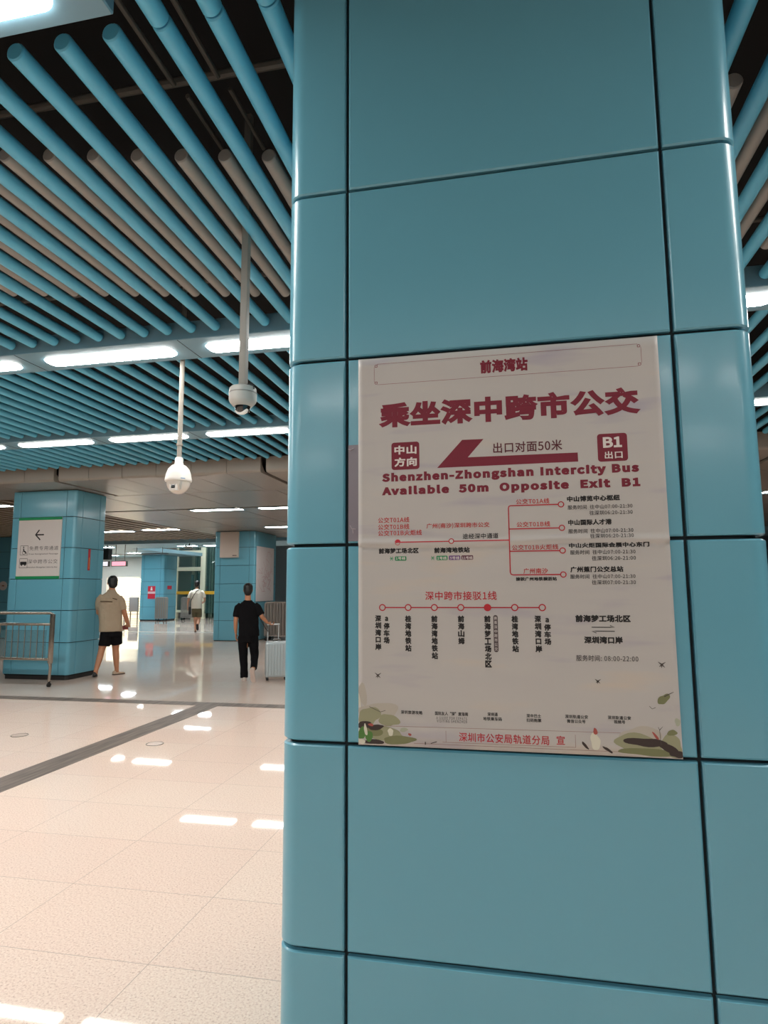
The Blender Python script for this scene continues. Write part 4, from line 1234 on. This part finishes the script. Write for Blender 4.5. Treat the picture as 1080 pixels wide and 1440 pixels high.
def head(bm, c, s=1.0, yaw=0.0):
    """skull, jaw, nose, ears; the face looks along +y turned by yaw; c = centre of the head"""
    cs, sn = math.cos(yaw), math.sin(yaw)
    P = lambda x, y, z: (c[0] + s * (x * cs - y * sn), c[1] + s * (x * sn + y * cs), c[2] + s * z)
    b2 = B()
    ball(b2, (0, -0.008, 0.03), 0.077, 0.096, 0.092)
    ball(b2, (0, 0.025, -0.045), 0.058, 0.066, 0.072)
    ball(b2, (0, 0.062, -0.092), 0.024, 0.022, 0.020)
    tube(b2, [(0, 0.086, 0.025), (0, 0.104, -0.012), (0, 0.094, -0.026)], [0.008, 0.013, 0.011], 8)
    tube(b2, [(-0.022, 0.083, -0.062), (0, 0.09, -0.060), (0.022, 0.083, -0.062)], [0.005, 0.008, 0.005], 8)
    tube(b2, [(-0.05, 0.075, 0.038), (0, 0.09, 0.040), (0.05, 0.075, 0.038)], [0.006, 0.008, 0.006], 8)
    for sx in (-1, 1): ball(b2, (sx * 0.080, 0.0, -0.012), 0.011, 0.020, 0.032, 10, 8)
    for v in b2.verts: v.co = Vector(P(*v.co))
    me = bpy.data.meshes.new('x'); b2.to_mesh(me); b2.free(); bm.from_mesh(me); bpy.data.meshes.remove(me)
    return P

def eyes(P, parent):
    for sx in (-1, 1):
        bm = B(); ball(bm, P(sx * 0.031, 0.079, 0.014), 0.010, 0.010, 0.008, 10, 8); obj('eye', bm, BLACKGL, parent)

def hand(bm, wrist, d, side, curl=0.5, s=1.0):
    """palm with five separate bent fingers; d = direction of the fingers, side = direction of the thumb"""
    d = Vector(d).normalized(); sd = Vector(side); sd = (sd - d * sd.dot(d)).normalized(); n = d.cross(sd)
    w = Vector(wrist)
    palm = w + d * 0.05 * s
    tube(bm, [w - d * 0.01, w + d * 0.03 * s, w + d * 0.085 * s], [(0.024 * s, 0.018 * s), (0.036 * s, 0.015 * s), (0.038 * s, 0.013 * s)], 12) if False else None
    for o in (-0.026, -0.009, 0.009, 0.026):
        tube(bm, [w + sd * o * 0.6 * s, w + d * 0.05 * s + sd * o * s, w + d * 0.092 * s + sd * o * s], [0.014 * s, 0.013 * s, 0.0105 * s], 8)
    for o, L in ((-0.028, 0.060), (-0.010, 0.074), (0.009, 0.080), (0.027, 0.070)):
        p = w + d * 0.088 * s + sd * o * s
        a = curl * 0.8; q = p + (d * math.cos(a) + n * math.sin(a)) * L * 0.5 * s
        a = curl * 1.7; q2 = q + (d * math.cos(a) + n * math.sin(a)) * L * 0.32 * s
        a = curl * 2.4; q3 = q2 + (d * math.cos(a) + n * math.sin(a)) * L * 0.24 * s
        tube(bm, [p, q, q2, q3], [0.0098 * s, 0.0092 * s, 0.0085 * s, 0.007 * s], 8)
    p = w + d * 0.025 * s + sd * 0.024 * s
    tube(bm, [p, p + (d * 0.7 + sd * 0.7 + n * 0.2).normalized() * 0.035 * s, p + (d * 0.95 + sd * 0.75 + n * 0.45).normalized() * 0.062 * s], [0.014 * s, 0.0115 * s, 0.009 * s], 8)

def shoe(name, heel, toe, m, sole, parent, w=0.045, h=0.085):
    """low shoe from heel to toe"""
    heel, toe = Vector(heel), Vector(toe); d = (toe - heel).normalized()
    up = Vector((0, 0, 1)); up = (up - d * up.dot(d)).normalized(); s = d.cross(up)
    L = (toe - heel).length
    bm = B(); R0 = []
    for f, ww, hh in ((0.0, 0.55, 0.75), (0.06, 0.80, 0.98), (0.25, 0.86, 1.0), (0.45, 0.92, 0.80), (0.65, 1.06, 0.58), (0.85, 0.98, 0.46), (0.96, 0.70, 0.36), (1.0, 0.35, 0.25)):
        c = heel + d * L * f
        R0.append([bm.verts.new(c + s * (w * ww * x) + up * (0.012 + (h * hh - 0.012) * z)) for x, z in ((-1, 0), (-1, 0.45), (-0.75, 0.85), (-0.3, 1), (0.3, 1), (0.75, 0.85), (1, 0.45), (1, 0))])
    for a, b2 in zip(R0, R0[1:]):
        for k in range(8): bm.faces.new((a[k], a[(k + 1) % 8], b2[(k + 1) % 8], b2[k]))
    bm.faces.new(R0[0]); bm.faces.new(R0[-1])
    o = obj(name, bm, m, parent, angle=60)
    bm = B(); R0 = []
    for f, ww in ((-0.01, 0.5), (0.05, 0.88), (0.25, 0.9), (0.45, 0.92), (0.68, 1.1), (0.88, 1.0), (0.98, 0.72), (1.02, 0.3)):
        c = heel + d * L * f
        R0.append([bm.verts.new(c + s * (w * ww * x) + up * z) for x, z in ((-1, 0), (1, 0), (1, 0.018), (-1, 0.018))])
    for a, b2 in zip(R0, R0[1:]):
        for k in range(4): bm.faces.new((a[k], a[(k + 1) % 4], b2[(k + 1) % 4], b2[k]))
    bm.faces.new(R0[0]); bm.faces.new(R0[-1])
    obj('sole', bm, sole, o, angle=40)

def hair_cap(P, parent, m, back=-0.03, top=0.02, longer=0.0, s=1.0):
    bm = B()
    ball(bm, (0, -0.014, 0.034), 0.090, 0.102, 0.094)
    ball(bm, (0, -0.046, -0.018), 0.080, 0.070, 0.092 + longer)
    ball(bm, (0, -0.012, 0.012), 0.090, 0.074, 0.078)
    for k in range(26):
        a = k * 2.4; q = 0.25 + 1.1 * k / 26.0
        ball(bm, (0.070 * math.sin(q) * math.cos(a), -0.018 + 0.080 * math.sin(q) * math.sin(a), 0.036 + 0.076 * math.cos(q)), 0.026, 0.028, 0.024, 8, 6)
    for v in bm.verts:
        if v.co.y > 0.055: v.co.y = 0.055 + (v.co.y - 0.055) * 0.3
        v.co = Vector(P(*v.co))
    return fuse('hair', bm, 0.008, m, parent, 3, 0.006, 40)

# --- man in beige shirt, walking beside the teal pillar
def man_beige():
    t = thing('person', 'person in a beige short-sleeved shirt and black shorts beside the teal pillar', 'person', (-7.85, 11.2, 0), rz=math.radians(35))
    ORG[t.name] = Vector((0, 0, 0))
    bm = B()
    P = head(bm, (0.035, 0.05, 1.812), 1.10, 0.25)
    tube(bm, [(0.03, 0.02, 1.54), (0.034, 0.03, 1.66), (0.035, 0.04, 1.78)], [0.075, 0.062, 0.058], 14)
    rings(bm, [(0.05, 0, 0.86, 0.165, 0.11), (0.045, 0, 1.05, 0.16, 0.11), (0.03, 0.0, 1.3, 0.18, 0.115), (0.01, 0, 1.48, 0.19, 0.10), (0.02, 0.01, 1.57, 0.10, 0.07)])
    # legs: left leg trailing, right leg leading
    tube(bm, [(-0.03, -0.01, 0.90), (-0.065, 0.0, 0.72), (-0.105, -0.02, 0.50), (-0.135, -0.09, 0.34), (-0.185, -0.17, 0.13), (-0.19, -0.17, 0.06)], [0.10, 0.092, 0.062, 0.060, 0.040, 0.042], 14)
    tube(bm, [(0.13, 0.01, 0.90), (0.14, 0.05, 0.72), (0.15, 0.09, 0.50), (0.165, 0.09, 0.34), (0.186, 0.10, 0.12), (0.188, 0.10, 0.05)], [0.10, 0.092, 0.064, 0.062, 0.042, 0.044], 14)
    # right arm bent, hand forward holding a phone; left arm bent in front
    tube(bm, [(0.20, 0.0, 1.50), (0.245, -0.01, 1.33), (0.298, 0.0, 1.16), (0.335, 0.08, 1.05), (0.372, 0.17, 0.955)], [0.062, 0.054, 0.044, 0.042, 0.028], 12)
    hand(bm, (0.375, 0.18, 0.945), (-0.25, 0.9, -0.25), (-0.9, -0.2, 0.1), 0.7, 1.05)
    tube(bm, [(-0.16, 0.0, 1.52), (-0.200, 0.05, 1.36), (-0.195, 0.10, 1.22), (-0.08, 0.20, 1.10), (0.02, 0.25, 1.06)], [0.062, 0.052, 0.044, 0.038, 0.028], 12)
    hand(bm, (0.03, 0.253, 1.058), (0.9, 0.3, -0.1), (0.0, 0.3, 0.9), 0.6, 1.05)
    body = fuse('body', bm, 0.0075, SKIN, t, 3)
    eyes(P, t)
    hair_cap(P, t, HAIR)
    bm = B()
    rings(bm, [(0.048, 0.0, 0.855, 0.222, 0.155), (0.045, 0, 0.88, 0.222, 0.158), (0.035, 0, 1.05, 0.215, 0.152), (0.02, 0, 1.25, 0.218, 0.150), (0.005, 0, 1.42, 0.225, 0.138), (0.005, 0.0, 1.52, 0.212, 0.115), (0.015, 0.005, 1.585, 0.14, 0.088), (0.028, 0.014, 1.635, 0.088, 0.076), (0.032, 0.02, 1.672, 0.074, 0.070)], 24)
    tube(bm, [(0.15, 0, 1.51), (0.205, -0.005, 1.44), (0.232, -0.01, 1.36), (0.252, -0.01, 1.275)], [0.078, 0.078, 0.074, 0.070], 14)
    tube(bm, [(-0.12, 0, 1.54), (-0.175, 0.01, 1.48), (-0.195, 0.03, 1.39), (-0.198, 0.06, 1.30)], [0.078, 0.075, 0.072, 0.068], 14)
    sh = fuse('shirt', bm, 0.010, mat('beige_cotton', '#a8967f', 0.8), t, 4, 0.022, 9)
    bm = B()
    tube(bm, [(-0.17, -0.136, 1.447), (-0.08, -0.151, 1.447), (0.05, -0.151, 1.436)], 0.010, 8); tube(bm, [(0.05, -0.140, 1.505), (0.13, -0.128, 1.480)], 0.008, 8)
    obj('shoulder_stripe', bm, mat('stripe_brown', '#5d4c37', 0.8), sh)
    bm = B()
    rings(bm, [(0.06, 0, 0.93, 0.185, 0.128), (0.06, 0, 0.85, 0.198, 0.138), (0.06, 0.005, 0.76, 0.20, 0.14)], 24)
    tube(bm, [(-0.03, 0.0, 0.86), (-0.045, 0.0, 0.72), (-0.062, -0.005, 0.575)], [0.115, 0.112, 0.108], 16)
    tube(bm, [(0.145, 0.01, 0.86), (0.152, 0.04, 0.74), (0.16, 0.07, 0.60)], [0.115, 0.113, 0.11], 16)
    fuse('shorts', bm, 0.010, mat('black_shorts', '#0e0d10', 0.9, spec=0.2), t, 4, 0.012, 10)
    shoe('shoe', (-0.20, -0.22, 0.035), (-0.20, 0.03, 0.0), mat('dark_shoe', '#2b2626', 0.6), RUBBER, t)
    shoe('shoe', (0.12, 0.06, 0.0), (0.33, 0.20, 0.0), mat('beige_shoe', '#b79f88', 0.6), mat('dark_sole', '#4c4038', 0.6), t)
    ph = thing('phone', 'reddish phone held in front by the person in beige', 'phone', (-7.85, 11.2, 0), rz=math.radians(35))
    ORG[ph.name] = Vector((0, 0, 0))
    bm = B(); box(bm, 0.225, 0.37, 0.262, 0.277, 0.865, 0.945, 0.005); obj('case', bm, mat('phone_red', '#9c4a48', 0.4), ph)
    bm = B(); box(bm, 0.233, 0.362, 0.2775, 0.279, 0.872, 0.938); obj('screen', bm, BLACKGL, ph, smooth=False)
man_beige()

# --- person in black pulling the suitcase
def person_black():
    t = thing('person', 'person in a black shirt and black trousers pulling a silver suitcase', 'person', SO, rz=SR)
    ORG[t.name] = Vector((0, 0, 0))
    bm = B()
    P = head(bm, (-0.052, 0.03, 1.655), 0.98, 0.0)
    tube(bm, [(-0.052, 0.0, 1.40), (-0.052, 0.01, 1.50), (-0.052, 0.02, 1.60)], [0.066, 0.056, 0.054], 14)
    rings(bm, [(-0.03, 0, 0.80, 0.15, 0.10), (-0.03, 0, 0.98, 0.145, 0.10), (-0.04, 0, 1.18, 0.16, 0.10), (-0.05, 0, 1.35, 0.165, 0.09), (-0.052, 0, 1.43, 0.09, 0.06)])
    tube(bm, [(-0.11, 0, 0.82), (-0.105, 0.03, 0.62), (-0.10, 0.06, 0.42), (-0.09, 0.05, 0.25), (-0.085, 0.03, 0.06)], [0.09, 0.08, 0.055, 0.052, 0.038], 14)
    tube(bm, [(0.05, 0, 0.82), (0.07, 0.02, 0.62), (0.088, 0.03, 0.43), (0.078, -0.12, 0.32), (0.06, -0.25, 0.20)], [0.09, 0.08, 0.055, 0.052, 0.038], 14)
    tube(bm, [(-0.215, 0, 1.36), (-0.25, 0.0, 1.22), (-0.262, 0.0, 1.08), (-0.262, 0.03, 0.95), (-0.255, 0.06, 0.855)], [0.055, 0.048, 0.040, 0.035, 0.025], 12)
    hand(bm, (-0.254, 0.062, 0.85), (0.05, 0.12, -1), (0.3, 1, 0), 0.45, 0.95)
    tube(bm, [(0.12, 0, 1.36), (0.175, -0.02, 1.24), (0.215, -0.04, 1.15), (0.268, 0.0, 1.09), (0.315, 0.035, 1.045)], [0.055, 0.048, 0.040, 0.035, 0.025], 12)
    hand(bm, (0.318, 0.04, 1.042), (0.72, 0.15, -0.30), (0.2, 0.9, 0.3), 0.9, 0.95)
    fuse('body', bm, 0.0075, SKIN, t, 3)
    eyes(P, t)
    hair_cap(P, t, HAIR, longer=0.01)
    BLK = mat('black_cloth', '#0b0a0d', 0.9, spec=0.2)
    bm = B()
    rings(bm, [(-0.02, 0, 0.805, 0.188, 0.132), (-0.02, 0, 0.84, 0.19, 0.135), (-0.025, 0, 1.0, 0.182, 0.13), (-0.035, 0, 1.18, 0.185, 0.128), (-0.048, 0, 1.31, 0.19, 0.115), (-0.052, 0, 1.385, 0.165, 0.092), (-0.052, 0.005, 1.43, 0.10, 0.07), (-0.052, 0.01, 1.465, 0.072, 0.064)], 24)
    tube(bm, [(-0.17, 0, 1.375), (-0.225, 0, 1.325), (-0.250, 0, 1.23), (-0.258, 0, 1.155)], [0.066, 0.070, 0.066, 0.062], 14)
    tube(bm, [(0.07, 0, 1.375), (0.125, -0.01, 1.325), (0.172, -0.02, 1.25), (0.205, -0.035, 1.19)], [0.066, 0.070, 0.066, 0.062], 14)
    fuse('shirt', bm, 0.009, BLK, t, 4, 0.016, 10)
    bm = B()
    rings(bm, [(-0.03, 0, 0.90, 0.16, 0.11), (-0.035, 0, 0.80, 0.178, 0.12), (-0.037, 0.01, 0.70, 0.183, 0.118)], 24)
    tube(bm, [(-0.125, 0, 0.80), (-0.120, 0.03, 0.62), (-0.110, 0.055, 0.42), (-0.095, 0.05, 0.25), (-0.088, 0.035, 0.05)], [0.098, 0.092, 0.076, 0.070, 0.070], 16)
    tube(bm, [(0.055, 0, 0.80), (0.075, 0.02, 0.62), (0.092, 0.035, 0.44), (0.088, -0.10, 0.33), (0.075, -0.20, 0.235)], [0.098, 0.090, 0.076, 0.066, 0.062], 16)
    fuse('trousers', bm, 0.009, BLK, t, 4, 0.012, 10)
    SOLE = mat('pinkish_sole', '#cdb9ae', 0.6)
    shoe('shoe', (-0.088, -0.03, 0.0), (-0.10, 0.22, 0.0), mat('white_shoe', '#cbbdb2', 0.6), SOLE, t, 0.044)
    # rear shoe lifted, sole towards the viewer
    shoe('shoe', (0.035, -0.315, 0.245), (0.075, -0.235, 0.0), mat('white_shoe', '#cbbdb2', 0.6), SOLE, t, 0.044, 0.07)
person_black()

# --- distant person in white shirt and olive shorts
def person_white():
    t = thing('person', 'distant person in a white shirt and olive shorts walking towards the lift', 'person', (-12.3, 23.2, 0), rz=math.radians(28))
    ORG[t.name] = Vector((0, 0, 0))
    bm = B()
    P = head(bm, (-0.065, 0.06, 1.90), 1.08, -0.3)
    tube(bm, [(-0.07, 0.02, 1.66), (-0.068, 0.03, 1.75), (-0.066, 0.045, 1.84)], [0.07, 0.06, 0.057], 14)
    rings(bm, [(-0.06, 0, 0.90, 0.165, 0.11), (-0.06, 0, 1.1, 0.16, 0.11), (-0.07, 0, 1.35, 0.185, 0.115), (-0.075, 0, 1.56, 0.19, 0.10), (-0.07, 0, 1.66, 0.10, 0.07)])
    tube(bm, [(-0.14, 0, 0.94), (-0.12, 0.03, 0.72), (-0.09, 0.06, 0.50), (-0.08, 0.05, 0.32), (-0.075, 0.02, 0.10), (-0.075, 0.02, 0.05)], [0.10, 0.092, 0.064, 0.062, 0.042, 0.042], 14)
    tube(bm, [(0.03, 0, 0.94), (0.04, 0.02, 0.72), (0.045, 0.02, 0.52), (0.02, -0.14, 0.40), (-0.01, -0.28, 0.28)], [0.10, 0.092, 0.064, 0.060, 0.042], 14)
    tube(bm, [(-0.27, 0, 1.58), (-0.34, 0, 1.42), (-0.385, 0.0, 1.25), (-0.40, 0.04, 1.12), (-0.40, 0.08, 0.99)], [0.06, 0.052, 0.043, 0.038, 0.027], 12)
    hand(bm, (-0.40, 0.083, 0.985), (0.0, 0.15, -1), (0.3, 1, 0), 0.5, 1.0)
    tube(bm, [(0.13, 0, 1.58), (0.20, -0.01, 1.43), (0.245, 0.0, 1.28), (0.225, 0.10, 1.20), (0.19, 0.18, 1.16)], [0.06, 0.052, 0.043, 0.038, 0.027], 12)
    hand(bm, (0.188, 0.187, 1.158), (-0.5, 0.8, -0.1), (-0.2, 0.1, 0.9), 0.6, 1.0)
    fuse('body', bm, 0.009, SKIN2, t, 3)
    eyes(P, t)
    hair_cap(P, t, HAIR)
    bm = B()
    rings(bm, [(-0.06, 0, 0.935, 0.205, 0.145), (-0.06, 0, 0.96, 0.206, 0.147), (-0.065, 0, 1.15, 0.205, 0.145), (-0.07, 0, 1.38, 0.22, 0.14), (-0.075, 0, 1.54, 0.22, 0.125), (-0.075, 0, 1.63, 0.17, 0.095), (-0.07, 0.01, 1.70, 0.085, 0.072)], 24)
    tube(bm, [(-0.22, 0, 1.60), (-0.29, 0, 1.54), (-0.335, 0, 1.43), (-0.36, 0, 1.35)], [0.08, 0.082, 0.08, 0.076], 14)
    tube(bm, [(0.08, 0, 1.60), (0.15, 0, 1.54), (0.195, -0.005, 1.44), (0.22, -0.005, 1.36)], [0.08, 0.082, 0.08, 0.076], 14)
    fuse('shirt', bm, 0.011, mat('white_cotton', '#d3cabb', 0.8), t, 4, 0.02, 9)
    bm = B()
    rings(bm, [(-0.06, 0, 1.0, 0.18, 0.12), (-0.055, 0, 0.90, 0.192, 0.13), (-0.055, 0.005, 0.80, 0.195, 0.135)], 24)
    tube(bm, [(-0.145, 0, 0.90), (-0.135, 0.02, 0.76), (-0.12, 0.04, 0.60)], [0.108, 0.106, 0.104], 16)
    tube(bm, [(0.035, 0, 0.90), (0.043, 0.01, 0.76), (0.046, 0.015, 0.59)], [0.108, 0.106, 0.104], 16)
    fuse('shorts', bm, 0.011, mat('olive_cotton', '#5a5138', 0.85), t, 4, 0.012, 10)
    BR = mat('brown_shoe', '#6e4f40', 0.6)
    shoe('shoe', (-0.075, -0.05, 0.0), (-0.085, 0.21, 0.0), BR, RUBBER, t)
    shoe('shoe', (-0.02, -0.36, 0.33), (0.0, -0.26, 0.10), BR, RUBBER, t)
    b = thing('shoulder_bag', 'dark bag hanging at the left side of the distant person in white', 'bag', (-12.3, 23.2, 0), rz=math.radians(28))
    ORG[b.name] = Vector((0, 0, 0))
    bm = B(); box(bm, -0.36, -0.27, -0.06, 0.10, 0.70, 1.0, 0.03, 3); obj('pouch', bm, RUBBER, b)
    bm = B(); tube(bm, [(-0.31, 0.02, 0.98), (-0.30, -0.10, 1.20), (-0.22, -0.15, 1.40), (-0.10, -0.13, 1.60), (0.0, -0.06, 1.68)], 0.012, 6); obj('strap', bm, RUBBER, b)
person_white()
